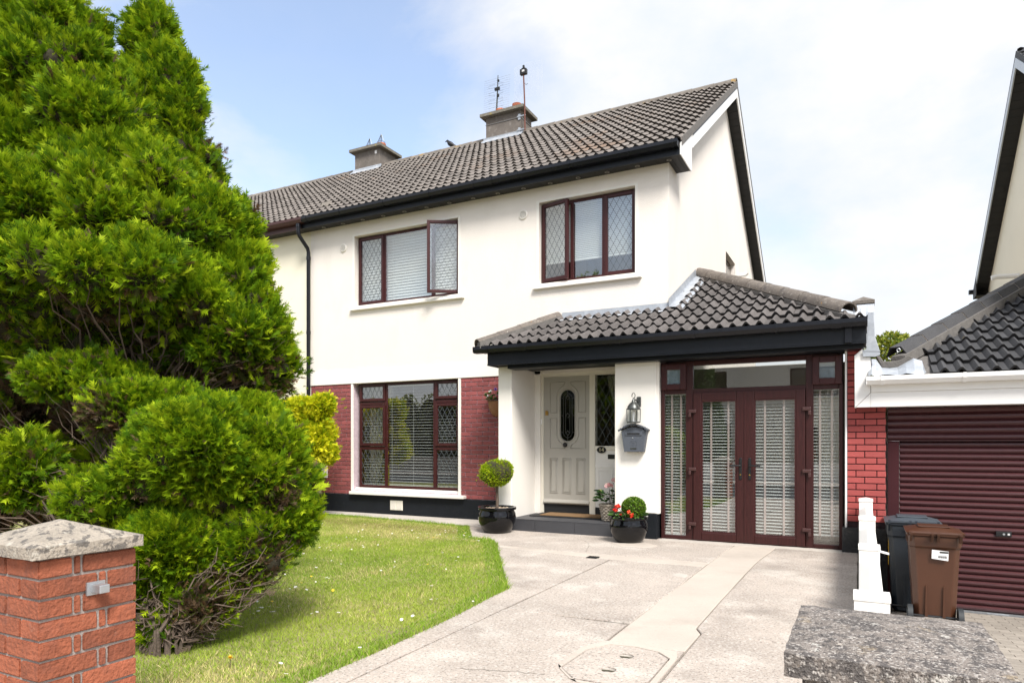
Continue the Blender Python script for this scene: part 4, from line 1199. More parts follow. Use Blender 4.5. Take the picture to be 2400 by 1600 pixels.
for a, b in ((662, 722), (766, 830), (876, 942)): add_mould(rectp(a, b, 776, 1055)); add_mould(rectp(a+9, b-9, 790, 1042))
OA = (890-716)/2/365*.758
def arc_pts(x_side, ztop_px, zbot_px, up):
    s = GH - GA; pts = []
    for k in range(9):
        t = k/8*math.pi/2
        pts.append((GX + x_side*OA*math.cos(t), (GZ + s + OA*math.sin(t)*1.05) if up else (GZ - s - OA*math.sin(t)*1.05)))
    return pts
for sd in (-1, 1):
    xo = dx(664) if sd < 0 else dx(946); xin = dx(784) if sd < 0 else dx(826)
    ap = [p for p in arc_pts(sd, 0, 0, True) if (p[0] < xin if sd < 0 else p[0] > xin)]
    add_mould([(xo, dzz(410)), (xo, dzz(166)), (xin, dzz(166))] + ap[::-1] + [(ap[0][0], dzz(410))])
    ap = [p for p in arc_pts(sd, 0, 0, False) if (p[0] < xin if sd < 0 else p[0] > xin)]
    add_mould([(xo, dzz(454)), (xo, dzz(696)), (xin, dzz(696))] + ap[::-1] + [(ap[0][0], dzz(454))])
add_mould(stadium(GA+.012, GH+.012, 14))
mo.build('panel_moulding', 'door_sage', door, smooth=True, ang=60)
wb = MB().prism([(4.842, front, .345), (4.842, front-.035, .345), (4.842, front-.035, .36), (4.842, front, .40)], (.754, 0, 0)); wb.build('weatherboard', 'door_sage', door)
MB().prism([(x, DY-.004, z) for x, z in stadium(GA+.004, GH+.004)], (0, .005, 0)).build('pane', 'glass_dark', door)
ld = MB()
def strip(pts, closed=False, w=.0045):
    t = MB().tube([(x, DY-.008, z) for x, z in (pts + [pts[0]] if closed else pts)], w, 5); ld.add(t.v, t.f)
strip(stadium(GA*.62, GH*.86), True); strip(stadium(GA*.30, GH*.74), True)
for z in (GZ+.27, GZ, GZ-.26): strip([(GX-GA, z), (GX-GA*.62, z)]); strip([(GX+GA*.62, z), (GX+GA, z)])
for zc in (GZ+.28, GZ, GZ-.27): strip([(GX, zc+.04), (GX+.03, zc), (GX, zc-.04), (GX-.03, zc)], True, .006)
strip([(GX, GZ+GH), (GX, GZ+GH*.74)]); strip([(GX, GZ-GH), (GX, GZ-GH*.74)])
ld.build('leading', 'pewter', door)
MB().ell((0, 0, 0), .036, .036, .036, 16, 10).build('door_knob', 'iron_black', door, smooth=True, mw=Matrix.Translation((dx(793), front-.045, dzz(668))))
MB().tube([(dx(793), front, dzz(668)), (dx(793), front-.03, dzz(668))], .016, 10).build('knob_stem', 'iron_black', door)
lk = MB().tube([(dx(637), front, dzz(402)), (dx(637), front-.018, dzz(402))], .024, 14); lk.box(dx(637)-.024, dx(637)+.024, front-.014, front, dzz(402)-.05, dzz(402)-.012)
lk.build('door_lock', 'brass', door, smooth=True)
# hall behind the door
hl = MB(); hl.box(4.31, 6.28, 3.0, 3.1, 0, 2.38); hl.box(6.29, 6.36, .15, 2.999, 0, 2.38); hl.build('inner_walls', 'interior', house)
# ------------------------------------------------------------------ adjoining house on the left
lh = empty('adjoining_house', (-4.2, 4.0, 0))
tag(lh, 'yellowish cream adjoining house mostly hidden behind the tall conifer', 'house')
mb = MB(); holes_wall(mb, -8.5, -.0005, -.02, 5.42, [(-3.3, -1.04, 3.76, 5.03), (-3.3, -1.04, .45, 2.35)], .003, .28)
mb.build('wall', 'render_yellow', lh)
iw = MB(); iw.box(-8.5, -8.3, .281, 9, -.02, 5.4); iw.box(-8.299, -.001, 8.7, 9, -.02, 5.25); iw.box(-8.299, -.001, 4, 4.1, -.02, 5.2); iw.build('inner_walls', 'interior', lh)
for (z0, z1) in ((3.772, 5.02), (.46, 2.34)):
    w = ring_boxes(MB(), -3.29, -1.05, z0, z1, .05, .10, .155); w.box(-2.6, -2.54, .101, .154, z0+.051, z1-.051); w.box(-1.75, -1.69, .101, .154, z0+.051, z1-.051)
    w = w.build('window', 'mahogany_dark', lh)
    pane(w, -3.24, -1.10, z0+.05, z1-.05, .12)
    MB().box(-3.38, -.97, -.06, .099, z0-.1, z0-.045).build('sill', 'render_white', w)
lroof = pitched_roof(lh, -8.6, -.0005)
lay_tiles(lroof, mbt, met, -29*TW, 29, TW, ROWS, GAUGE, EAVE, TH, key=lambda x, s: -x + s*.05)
for k in range(19):
    a = -.0005 - k*.4406
    half_round(MB(), (a, RIDGE_Y, RIDGE_Z-.045), (a-.4406, RIDGE_Y, RIDGE_Z-.045), .125).build('ridge_tile', 'ridge_tile', lroof, smooth=True)
MB().box(-8.6, -.0005, -.245, -.222, 5.252, 5.405).build('fascia', 'gutter_brown', lh)
MB().box(-8.5, -.0005, -.2215, .0025, 5.270, 5.278).build('soffit', 'soffit_dark', lh)
gutter(lh, -8.5, .098, -.365, 5.435, 'gutter_brown', [(-1.2, .03), (-2.2, .03)])
ch1 = chimney(lh, -2.53, -1.72, 4.2, 4.90, 8.1, 8.86, 8.99)
for x, h in ((-2.28, .10), (-1.90, .13)):
    p = pot(ch1, x, 4.5, 8.97, h, .115)
    for k in range(6):
        a = k*math.pi/3
        MB().tube([(x+.10*math.cos(a), 4.5+.10*math.sin(a), 8.97+h-.02), (x+.09*math.cos(a), 4.5+.09*math.sin(a), 8.97+h+.05), (x, 4.5, 8.97+h+.26)], .006, 4).build('wire_cowl', 'pewter', ch1)
    MB().tube([(x+.10*math.cos(t), 4.5+.10*math.sin(t), 8.97+h+.04) for t in np.linspace(0, 6.283, 13)], .005, 4).build('wire_cowl', 'pewter', ch1)
MB().box(-1.86, -1.80, 4.185, 4.1995, 8.72, 8.80).build('junction_box', 'pvc_white', ch1)

# ------------------------------------------------------------------ neighbour's garage on the right
ga = empty('garage', (10.8, 0, -.6))
tag(ga, 'garage with maroon roller door, white gutter and dark tiled hipped roof', 'garage')
GF = -.66
wl_ = MB(); wl_.box(9.516, 9.64, GF+.02, -.35, -.62, 1.29); wl_.box(12.25, 13.2, GF+.02, -.35, -.62, 1.70); wl_.box(9.516, 12.25, GF+.06, -.35, 1.36, 1.70)
wl_.build('wall', 'render_white', ga)
MB().box(9.5205, 9.637, GF-.02, GF+.0195, -.62, 1.289).build('door_jamb', 'jamb_maroon', ga, bev=.004)
def slat_profile(y, z, h, d=.016):
    return [(y+.008, z), (y, z+h*.10), (y-d*.6, z+h*.22), (y-d, z+h*.45), (y-d*.8, z+h*.72), (y, z+h*.86), (y+.008, z+h*.92), (y+.012, z+h), (y+.02, z+h), (y+.02, z)]
gd = MB().box(9.64, 12.25, GF+.0452, GF+.0548, -.58, 1.36).build('roller_door', 'rubber', ga)
n = 28; h = (1.285+.575)/n
sm = MB().prism([(0, a, b) for a, b in slat_profile(0, 0, h-.002)], (2.6, 0, 0)).data('slat'); sm.materials.append(M['garage_door'])
for k in range(n):
    o = bpy.data.objects.new('slat', sm); COL.objects.link(o); o.parent = gd; o.matrix_parent_inverse = WORLD[gd.name].inverted()
    o.matrix_basis = Matrix.Translation((9.645, GF+.024, -.575 + k*h))
gb = MB().box(9.52, 12.3, GF+.03, GF+.045, 1.291, 1.675).build('shutter_box', 'rubber', ga)
sm2 = MB().prism([(0, a, b) for a, b in slat_profile(0, 0, .074)], (2.75, 0, 0)).data('slat'); sm2.materials.append(M['garage_door'])
for k in range(5):
    o = bpy.data.objects.new('slat', sm2); COL.objects.link(o); o.parent = gb; o.matrix_parent_inverse = WORLD[gb.name].inverted()
    o.matrix_basis = Matrix.Translation((9.522, GF-.005, 1.300 + k*.0755))
MB().box(9.52, 12.28, GF-.034, GF+.0295, 1.2915, 1.2995).build('box_lip', 'garage_door', gb)
MB().box(9.645, 12.245, GF-.008, GF+.03, -.615, -.578).build('bottom_rail', 'galv', ga)
lt = MB().box(10.47, 10.66, GF-.03, GF-.0085, -.612, -.585); lt.box(10.50, 10.53, GF-.045, GF-.0305, -.61, -.58); lt.build('bolt', 'galv', ga)
hd = MB().box(10.545, 10.685, GF-.012, GF+.012, .258, .312).build('door_lock', 'iron_black', ga, bev=.003)
MB().tube([(10.615, GF-.012, .285), (10.615, GF-.018, .285)], .011, 12).build('lock_barrel', 'galv', hd)
MB().box(10.648, 10.668, GF-.017, GF-.0125, .275, .295).build('lock_tab', 'galv_pale', hd)
# white fascia, barge and gutter
MB().box(9.345, 13.2, -.957, -.935, 1.672, 1.838).build('fascia', 'pvc_white', ga, bev=.004)
MB().box(9.348, 13.2, -.972, -.936, 1.8385, 1.94).build('fascia', 'pvc_white', ga, bev=.004)
MB().box(9.50, 13.2, -.934, -.60, 1.676, 1.69).build('soffit', 'pvc_white', ga)
MB().prism([(9.186, -.957, 1.672), (9.344, -.957, 1.672), (9.344, -.957, 2.232), (9.270, -.957, 2.245), (9.262, -.957, 2.335), (9.181, -.957, 2.262)], (0, .022, 0)).build('bargeboard', 'pvc_white', ga, bev=.004)
MB().box(9.182, 9.20, -.9345, -.76, 1.672, 2.26).build('bargeboard', 'pvc_white', ga)
MB().prism([(9.345, -.9575, 1.838), (9.352, -.9575, 1.838), (9.198, -.9575, 1.676), (9.19, -.9575, 1.676)], (0, -.002, 0)).build('mitre_gap', 'mortar_grey', ga)
gutter(ga, 9.300, 13.2, -1.095, 2.008, 'pvc_white', [(9.44, .03), (10.20, .03), (11.0, .03)], w=.12, h=.09)
GE = (-1.04, 1.985)
def gz(y): return GE[1] + (y - GE[0])*PT
gd_ = MB()
gp = [(9.335, -1.04), (13.2, -1.04), (13.2, 3.2), (12.02, 3.2)]
gd_.prism([(x, y, gz(y)-.06) for x, y in gp], (0, 0, .05))
gd_.add([(9.335, -1.04, gz(-1.04)-.012), (12.02, 3.2, gz(3.2)-.012), (9.335, 3.2, gz(-1.04)-.012)], [(0, 1, 2)])
groof = gd_.build('roof', 'mortar_roof', ga)
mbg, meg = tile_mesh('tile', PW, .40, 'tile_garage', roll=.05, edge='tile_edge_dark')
HG = ((9.335, -1.04), (12.02, 3.2)); plG = side_plane(*HG, (12.5, -.5))
okg = lambda x, y: plG[1].dot(Vector((x, y, 0)) - plG[0]) < 0
clip_tiles(groof, mbg, meg, 9.335, 12, PW, 12, PG, GE, PTH, [plG], okg, skip=lambda i, j: i <= 1 and j <= 1)
a, b = Vector((9.62, -.58, gz(-.58)+.02)), Vector((12.02, 3.2, gz(3.2)+.02)); n = 10
for k in range(n):
    p, q = a.lerp(b, k/n), a.lerp(b, (k+.975)/n)
    half_round(MB(), p + Vector((0, 0, .05)), q + Vector((0, 0, .05)), .125, 3).build('hip_tile', 'tile_garage', groof)
    p2, q2 = a.lerp(b, (k+.97)/n), a.lerp(b, (k+1.0)/n)
    half_round(MB(), p2 + Vector((0, 0, .052)), q2 + Vector((0, 0, .052)), .123, 3).build('hip_joint', 'concrete', groof)
MB().prism([(9.56, -.66, gz(-.66)-.02), (9.56, -.66, gz(-.66)+.10), (11.9, 3.0, gz(3.0)+.10), (11.9, 3.0, gz(3.0)-.02)], (.13, -.07, 0)).build('hip_mortar', 'mortar_roof', groof)
MB().tube([(9.63 + .018*math.cos(t), -.66, gz(-.66)+.17 + .018*math.sin(t)) for t in np.linspace(0, 6.6, 16)], .005, 6).build('hip_hook', 'galv', groof, smooth=True)
# parapet stub, lead valley between the two roofs
pp = MB().box(9.175, 9.372, -.85, -.64, 2.55, 2.862).build('parapet_stub', 'chimney_stone', ga)
cp = MB().box(9.158, 9.388, -.868, -.622, 2.8625, 2.90); cp.add([(9.158, -.868, 2.90), (9.388, -.868, 2.90), (9.388, -.622, 2.90), (9.158, -.622, 2.90), (9.273, -.745, 2.965)], [(0, 1, 4), (1, 2, 4), (2, 3, 4), (3, 0, 4)])
cp.build('stub_cap', 'chimney_stone', pp, bev=.004)
cl = MB(); nn = 10
for k in range(nn):
    x0, x1 = 9.168 + .214*k/nn, 9.168 + .214*(k+1)/nn
    w0, w1 = .012*math.sin(k*1.9), .012*math.sin((k+1)*1.9)
    cl.add([(x0, -.858, 2.855), (x1, -.858, 2.855), (x1, -.875, 2.77), (x0, -.875, 2.77), (x1, -.93, 2.715+w1), (x0, -.93, 2.715+w0)], [(0, 3, 2, 1), (3, 5, 4, 2)])
cl.build('lead_collar', 'lead', pp, smooth=True, ang=60)
MB().prism([(9.321, -.985, 2.74), (9.308, -.985, 2.653), (9.303, -.985, 2.329), (9.262, -.985, 2.312), (9.264, -.985, 2.241), (9.39, -.985, 2.235), (9.437, -.985, 2.252), (9.435, -.985, 2.291), (9.386, -.985, 2.47), (9.373, -.985, 2.74)], (0, .012, 0)).build('lead_strip', 'lead', ga, bev=.004)
MB().prism([(9.262, -.9855, 2.316), (9.264, -.9855, 2.305), (9.44, -.9855, 2.291), (9.436, -.9855, 2.302)], (0, -.004, 0)).build('lead_lap', 'lead', ga)
va = MB(); top = [(9.321, 2.16), (9.356, 2.231), (9.399, 2.228), (9.459, 2.127), (9.535, 2.118), (9.612, 2.124), (9.69, 2.17), (9.769, 2.216), (9.851, 2.183), (9.876, 2.05)]
for k in range(len(top)-1):
    x0, z0 = top[k]; x1, z1 = top[k+1]
    wv = lambda q: 2.02 + .012*math.sin(q*2.3)
    va.add([(x0, -.80, z0), (x1, -.80, z1), (x1, -.93, (z1+wv(k+1))/2+.012), (x0, -.93, (z0+wv(k))/2+.012), (x1, -1.03, wv(k+1)), (x0, -1.03, wv(k))], [(0, 3, 2, 1), (3, 5, 4, 2)])
va.build('lead_valley', 'lead', ga, smooth=True, ang=80)
MB().prism([(9.401, -.795, 2.262), (9.459, -.795, 2.12), (9.616, -.795, 2.115), (9.784, -.795, 2.215), (9.726, -.795, 2.252), (9.616, -.795, 2.198), (9.479, -.795, 2.196), (9.436, -.795, 2.265)], (0, .10, 0)).build('valley_mortar', 'mortar_roof', ga, bev=.01)

# ------------------------------------------------------------------ house beyond the garage
rh = empty('neighbouring_house', (14.5, 4.0, -.6))
tag(rh, 'neighbouring house behind the garage, only its dark verge and cream gable showing', 'house')
DZ = -.6; XV = 11.60; XG = 11.84
def rz(y): return roof_z(y) + DZ
gwl = MB().prism([(XG, 0.0, -.62), (XG, 9.0, -.62), (XG, 9.0, rz(9)-.12), (XG, 4.5, RIDGE_Z+DZ-.12), (XG, 0.0, rz(0)-.12)], (.28, 0, 0)).build('gable_wall', 'render_yellow', rh)
MB().box(XG+.281, 19, 0, .28, -.62, 4.8).build('wall', 'render_yellow', rh)
rr = MB(); ed = [(EAVE[0], EAVE[1]+DZ), (RIDGE_Y, RIDGE_Z+DZ), (2*RIDGE_Y-EAVE[0], EAVE[1]+DZ)]
rr.prism([(XV, *ed[0]), (XV, *ed[1]), (XV, *ed[2]), (XV, ed[2][0], ed[2][1]-.05), (XV, ed[1][0], ed[1][1]-.05), (XV, ed[0][0], ed[0][1]-.05)], (7.4, 0, 0))
rro = rr.build('roof', 'roof_deck', rh)
rme = met.copy(); rme.materials.clear(); rme.materials.append(M['tile_garage']); rme.materials.append(M['tile_edge_dark'])
rfld = MB()
for j in range(ROWS):
    for i in range(2, 25):
        mw = Matrix.Translation((0, 0, DZ)) @ plane_matrix(XV + i*TW, EAVE, j*GAUGE, TH); rfld.add([mw @ Vector(v) for v in mbt.v], mbt.f)
tag(rfld.build('tile_field', 'tile_garage', rro, smooth=True, ang=50), kind='stuff')
for j in range(ROWS):
    for i in range(2):
        mw = Matrix.Translation((0, 0, DZ)) @ plane_matrix(XV + i*TW, EAVE, j*GAUGE, TH)
        o = bpy.data.objects.new('tile', rme); COL.objects.link(o); o.parent = rro; o.matrix_parent_inverse = WORLD[rro.name].inverted(); o.matrix_basis = mw
        c_ = Matrix.Translation((XV + (i+.5)*TW, RIDGE_Y, 0))
        o = bpy.data.objects.new('tile', rme); COL.objects.link(o); o.parent = rro; o.matrix_parent_inverse = WORLD[rro.name].inverted()
        o.matrix_basis = c_ @ Matrix.Rotation(math.pi, 4, 'Z') @ c_.inverted() @ mw
for y0, y1 in ((-.2, 4.5), (4.5005, 9.22)):
    MB().prism([(XV-.02, y0, rz(y0)-.26), (XV-.02, y1, rz(y1)-.26), (XV-.02, y1, rz(y1)-.09), (XV-.02, y0, rz(y0)-.09)], (.02, 0, 0)).build('bargeboard', 'galv', rh)
    MB().prism([(XV-.012, y0, rz(y0)-.085), (XV-.012, y1, rz(y1)-.085), (XV-.012, y1, rz(y1)+.02), (XV-.012, y0, rz(y0)+.02)], (.02, 0, 0)).build('verge_mortar', 'tile_garage', rh)
    v2 = MB(); n = int((y1-y0)/.135)
    for k in range(n):
        a = y0 + (y1-y0)*k/n + .003; b = y0 + (y1-y0)*(k+1)/n - .003
        v2.prism([(XV+.0005, a, rz(a)-.24), (XV+.0005, b, rz(b)-.24), (XV+.0005, b, rz(b)-.22), (XV+.0005, a, rz(a)-.22)], (.239, 0, 0))
    v2.prism([(XV+.0005, y0, rz(y0)-.215), (XV+.0005, y1, rz(y1)-.215), (XV+.0005, y1, rz(y1)-.10), (XV+.0005, y0, rz(y0)-.10)], (.239, 0, 0))
    v2.build('verge_soffit', 'soffit_dark', rh)
MB().box(XV-.02, XG, 8.82, 9.225, 4.60, 4.615).build('soffit', 'soffit_dark', rh)
MB().prism([(XV-.025, 8.80, 4.60), (XV-.025, 9.24, 4.60), (XV-.025, 9.24, 4.80), (XV-.025, 8.80, 5.05)], (.02, 0, 0)).build('box_end', 'soffit_dark', rh)
MB().box(XV-.10, 13, 9.245, 9.36, 4.74, 4.83).build('gutter', 'gutter_black', rh)
MB().tube([(XG+.02, 5.7, 4.34), (XG-.35, 5.7, 4.36), (XG-.42, 5.7, 4.34)], .045, 10).build('overflow_pipe', 'pvc_white', rh, smooth=True)

# overflow pipe on our gable
op = MB().tube([(XC-.02, 6.15, 5.02), (XC+.16, 6.15, 5.02), (XC+.20, 6.15, 5.06)], .04, 10).build('overflow_pipe', 'pvc_white', house, smooth=True)

# ------------------------------------------------------------------ white boundary wall between the drives
bw = empty('boundary_wall', (9.297, -4, 0))
tag(bw, 'low white garden wall with gabled coping and stepped piers beside the bins', 'wall')
xl, xr = 9.228, 9.364
def coping(y0, y1, z0, z1, o=0.0):
    xm = (xl+xr)/2; sh = .052
    mb = MB(); s = []
    for y, z in ((y0, z0), (y1, z1)):
        s += [(xl-o, y, z-sh), (xl-o, y, z-sh-.03), (xr+o, y, z-sh-.03), (xr+o, y, z-sh), (xm, y, z)]
    mb.add(s, [(0, 1, 2, 3, 4), (9, 8, 7, 6, 5), (0, 5, 6, 1), (2, 7, 8, 3), (3, 8, 9, 4), (4, 9, 5, 0)])
    return mb.build('coping', 'paint_white', bw, bev=.004)
ys = [(-.836, .573, .652), (-2.28, .506, .588), (-3.82, .447, .527), (-4.93, .372, .385)]
def pier(y, z, w, d=.16, x0=xl, x1=xr):
    p = MB().box(x0, x1, y-d, y, -.62, z-.045).build('pier', 'paint_white', bw, bev=.003)
    c = MB().box(x0-.004, x1+.004, y-d-.006, y+.004, z-.0445, z-.018)
    xm, ym = (x0+x1)/2, y-d/2
    c.add([(x0-.004, y-d-.006, z-.018), (x1+.004, y-d-.006, z-.018), (x1+.004, y+.004, z-.018), (x0-.004, y+.004, z-.018), (xm, ym, z)], [(0, 1, 4), (1, 2, 4), (2, 3, 4), (3, 0, 4)])
    c.build('pier_cap', 'paint_white', p, bev=.002)
    return p
pier(-.85, .652, .13); pier(-2.28, .588, .13); pier(-3.82, .527, .13); pier(-4.93, .392, .18, .19, 9.203, 9.389)
for (a, za), (b, zb) in (((-1.011, .565), (-2.279, .510)), ((-2.441, .500), (-3.819, .450)), ((-3.981, .440), (-4.929, .372)), ((-5.121, .29), (-7.6, .22))):
    MB().prism([(xl+.004, a, -.62), (xl+.004, b, -.62), (xl+.004, b, zb-.083), (xl+.004, a, za-.083)], (xr-xl-.008, 0, 0)).build('wall_panel', 'paint_white', bw)
    coping(a, b, za, zb)
MB().prism([(9.365, -3.93, .478), (9.365, -3.90, .478), (9.425, -3.885, .462), (9.425, -3.915, .462)], (0, 0, -.012)).build('loose_cap_chip', 'paint_white', bw)

# ------------------------------------------------------------------ gate pillars
gp = empty('gate_pillar', (6.405, -7.98, -.25))
tag(gp, 'orange brick gate pillar with pale lichen-spotted pyramid cap', 'gate pillar')
core = MB().box(6.228, 6.582, -8.159, -7.805, -.26, .845).build('mortar_core', 'mortar_grey', gp)
NX, NY = 6.59, -8.167
def pb(x0, x1, y0, y1, z):
    bm = bmesh.new(); bmesh.ops.create_cube(bm, size=1.0)
    for v in bm.verts: v.co = Vector(((x0+x1)/2 + v.co.x*(x1-x0), (y0+y1)/2 + v.co.y*(y1-y0), z + .0325 + v.co.z*.065))
    bmesh.ops.bevel(bm, geom=bm.edges[:], offset=.0035, segments=2, affect='EDGES')
    bmesh.ops.subdivide_edges(bm, edges=[e for e in bm.edges if e.calc_length() > .04], cuts=1)
    for v in bm.verts: v.co += Vector([random.uniform(-.0012, .0012) for _ in range(3)])
    me = bpy.data.meshes.new('brick'); bm.to_mesh(me); bm.free()
    o = link('brick', me, 'brick_orange', gp, smooth=True, ang=50)
for k in range(15):
    z = .772 - k*.075
    j = lambda: random.uniform(-.002, .002)
    if k % 2 == 0:
        pb(NX-.215+j(), NX+j(), NY, NY+.118, z); pb(NX-.105, NX+j(), NY+.128, NY+.150, z); pb(NX-.105, NX+j(), NY+.160, NY+.37, z); pb(6.22, NX-.225, NY, NY+.105, z)
    else:
        pb(NX-.118, NX+j(), NY, NY+.212, z); pb(NX-.105, NX+j(), NY+.222, NY+.246, z); pb(NX-.105, NX+j(), NY+.256, NY+.37, z); pb(6.22, NX-.128, NY+j(), NY+.105, z)
def stone_cap(x0, x1, y0, y1, z0, z1, za, mat, parent, seed, amp=.003):
    bm = bmesh.new(); N = 14
    rr_ = random.Random(seed)
    xm, ym = (x0+x1)/2, (y0+y1)/2
    g = [[None]*(N+1) for _ in range(N+1)]
    for i in range(N+1):
        for j in range(N+1):
            u, v = i/N, j/N
            e = min(u, 1-u, v, 1-v)*2
            g[i][j] = bm.verts.new((x0+(x1-x0)*u + rr_.uniform(-amp, amp), y0+(y1-y0)*v + rr_.uniform(-amp, amp), z1 + (za-z1)*e + rr_.uniform(-amp, amp)*.8))
    for i in range(N):
        for j in range(N): bm.faces.new((g[i][j], g[i+1][j], g[i+1][j+1], g[i][j+1]))
    ring_ = [g[i][0] for i in range(N)] + [g[N][j] for j in range(N)] + [g[i][N] for i in range(N, 0, -1)] + [g[0][j] for j in range(N, 0, -1)]
    low = [bm.verts.new((v.co.x, v.co.y, z0 + rr_.uniform(-amp, amp)*.6)) for v in ring_]
    mid = [bm.verts.new((v.co.x + rr_.uniform(-amp, amp), v.co.y + rr_.uniform(-amp, amp), (z0+z1)/2)) for v in ring_]
    for a in range(len(ring_)):
        b = (a+1) % len(ring_)
        bm.faces.new((mid[a], mid[b], ring_[b], ring_[a])); bm.faces.new((low[a], low[b], mid[b], mid[a]))
    bm.faces.new(low[::-1])
    bmesh.ops.recalc_face_normals(bm, faces=bm.faces)
    me = bpy.data.meshes.new('cap'); bm.to_mesh(me); bm.free()
    return link('cap', me, mat, parent, smooth=True, ang=28)
stone_cap(6.185, 6.616, -8.20, -7.782, .8465, .890, .965, 'cap_stone', gp, 3, .0016)
hb = MB().box(6.5905, 6.655, -7.985, -7.945, .690, .722).build('hinge_bracket', 'galv', gp, bev=.003)
MB().box(6.591, 6.60, -8.0, -7.93, .68, .73).build('bracket_plate', 'galv', gp)

gp2 = empty('gate_pillar', (9.29, -7.88, -.25))
tag(gp2, 'weathered grey stone cap of the gate pillar beside the drive, in the near corner', 'gate pillar')
MB().box(9.13, 9.45, -8.07, -7.69, -.26, .803).build('shaft', 'cap_stone_grey', gp2)
stone_cap(9.098, 9.484, -8.105, -7.655, .8035, .850, .872, 'cap_stone_grey', gp2, 5, .0016)

# ------------------------------------------------------------------ across the street (seen in the panes)
oh = empty('opposite_house', (4, -28, -.25))
tag(oh, 'pale house across the street, mirrored in the porch glass', 'house')
mb = MB(); holes = [(1.2, 3.6, 3.4, 4.7), (6.4, 8.4, 3.4, 4.7), (1.0, 3.8, .6, 2.2), (6.6, 7.6, -.2, 2.0), (-6.5, -4.0, 3.4, 4.7), (-6.5, -4, .6, 2.2)]
holes_wall(mb, -12, 12, -.26, 5.3, holes, 0, .25)
ow = MB().add([(x, -25 - y, z) for x, y, z in mb.v], [f[::-1] for f in mb.f]).build('wall', 'render_cream', oh)
MB().box(-12, 12, -33, -32.7, -.26, 5.3).build('wall', 'render_cream', oh); MB().box(-12, 12, -29, -28.9, -.26, 5.3).build('inner_walls', 'interior', oh)
MB().prism([(-12.2, -24.6, 5.2), (-12.2, -28.9, 7.9), (-12.2, -33.2, 5.2)], (24.4, 0, 0)).build('roof', 'tile_main', oh)
for a, b, c, d in holes:
    f = ring_boxes(MB(), a, b, c, d, .07, -25.14, -25.07); f.box((a+b)/2-.04, (a+b)/2+.04, -25.139, -25.071, c+.071, d-.071)
    f = f.build('window', 'mahogany_dark', oh)
    MB().box(a+.07, b-.07, -25.12, -25.115, c+.07, d-.07).build('pane', 'glass', f)
    MB().box(a-.1, b+.1, -25.06, -24.92, c-.08, c-.01).build('sill', 'pvc_white', f)
ob = MB().box(-40, -1.5, -20.6, -20.42, -.26, .55); tag(ob.build('street_wall', 'paver'), 'low beige garden wall across the street, mirrored in the living room window', 'wall')
ob = MB().box(3.0, 30, -20.6, -20.42, -.26, .45); tag(ob.build('street_wall', 'render_white'), 'low white garden wall across the street, mirrored in the porch doors', 'wall')
# ------------------------------------------------------------------ foliage
CAMP = np.array([9.232, -9.535, 1.266])
def spray_template(pairs=6, seed=0, wid=.046):
    """flat fan of scale-leaf branchlets, unit length along +y: (n,3,3)"""
    r = np.random.default_rng(seed); Q = []
    def br(bx, by, ang, l, w, curl):
        d = np.array([math.sin(ang), math.cos(ang), curl]); s = np.array([math.cos(ang), -math.sin(ang), 0])*w
        b = np.array([bx, by, 0.0]); Q.append([b - s, b + d*l, b + s])
    br(0, .0, 0, 1.0, wid*.75, .0)
    for k in range(pairs):
        t = .16 + .62*k/max(1, pairs-1)
        for sg in (-1, 1):
            l = (.58 - .40*t)*r.uniform(.75, 1.25)
            br(0, t*r.uniform(.92, 1.08), sg*r.uniform(.50, .80), l, wid, r.uniform(-.15, .25))
    return np.array(Q)
SPRAYS = [spray_template(6, s) for s in range(5)]

def norm(a): return a/np.maximum(np.linalg.norm(a, axis=-1, keepdims=True), 1e-9)

def sample_lobes(lobes, n, r, face=.30, zmin=-9, lab=False):
    """points and normals on the outside of a union of ellipsoids"""
    L = np.array(lobes, float); c, rad = L[:, :3], L[:, 3:6]
    area = (rad[:, 0]*rad[:, 1] + rad[:, 0]*rad[:, 2] + rad[:, 1]*rad[:, 2]); area /= area.sum()
    P, Nn, K = [], [], []; got = 0
    while got < n:
        k = r.choice(len(L), n*2, p=area)
        d = norm(r.normal(size=(n*2, 3)))
        p = c[k] + d*rad[k]; nn = norm(d/rad[k])
        keep = p[:, 2] > zmin
        for i in range(len(L)):
            q = (p - c[i])/rad[i]
            keep &= ~(((q*q).sum(1) < .90) & (k != i))
        cd = norm(CAMP - p); f = (nn*cd).sum(1)
        keep &= (f > -.25) | (r.uniform(size=n*2) < face)
        P.append(p[keep]); Nn.append(nn[keep]); K.append(k[keep]); got += keep.sum()
    if lab: return np.concatenate(P)[:n], np.concatenate(Nn)[:n], np.concatenate(K)[:n]
    return np.concatenate(P)[:n], np.concatenate(Nn)[:n]

def instance_quads(T, pos, ydir, zdir, scale):
    """place template quads T (m,4,3) at n frames -> (n*m*4,3)"""
    y = norm(ydir); x = norm(np.cross(y, zdir)); z = np.cross(x, y)
    B = np.stack([x, y, z], 1)*scale[:, None, None]           # n,3(axis),3
    V = np.einsum('mqa,nab->nmqb', T, B) + pos[:, None, None, :]
    return V.reshape(-1, 3)

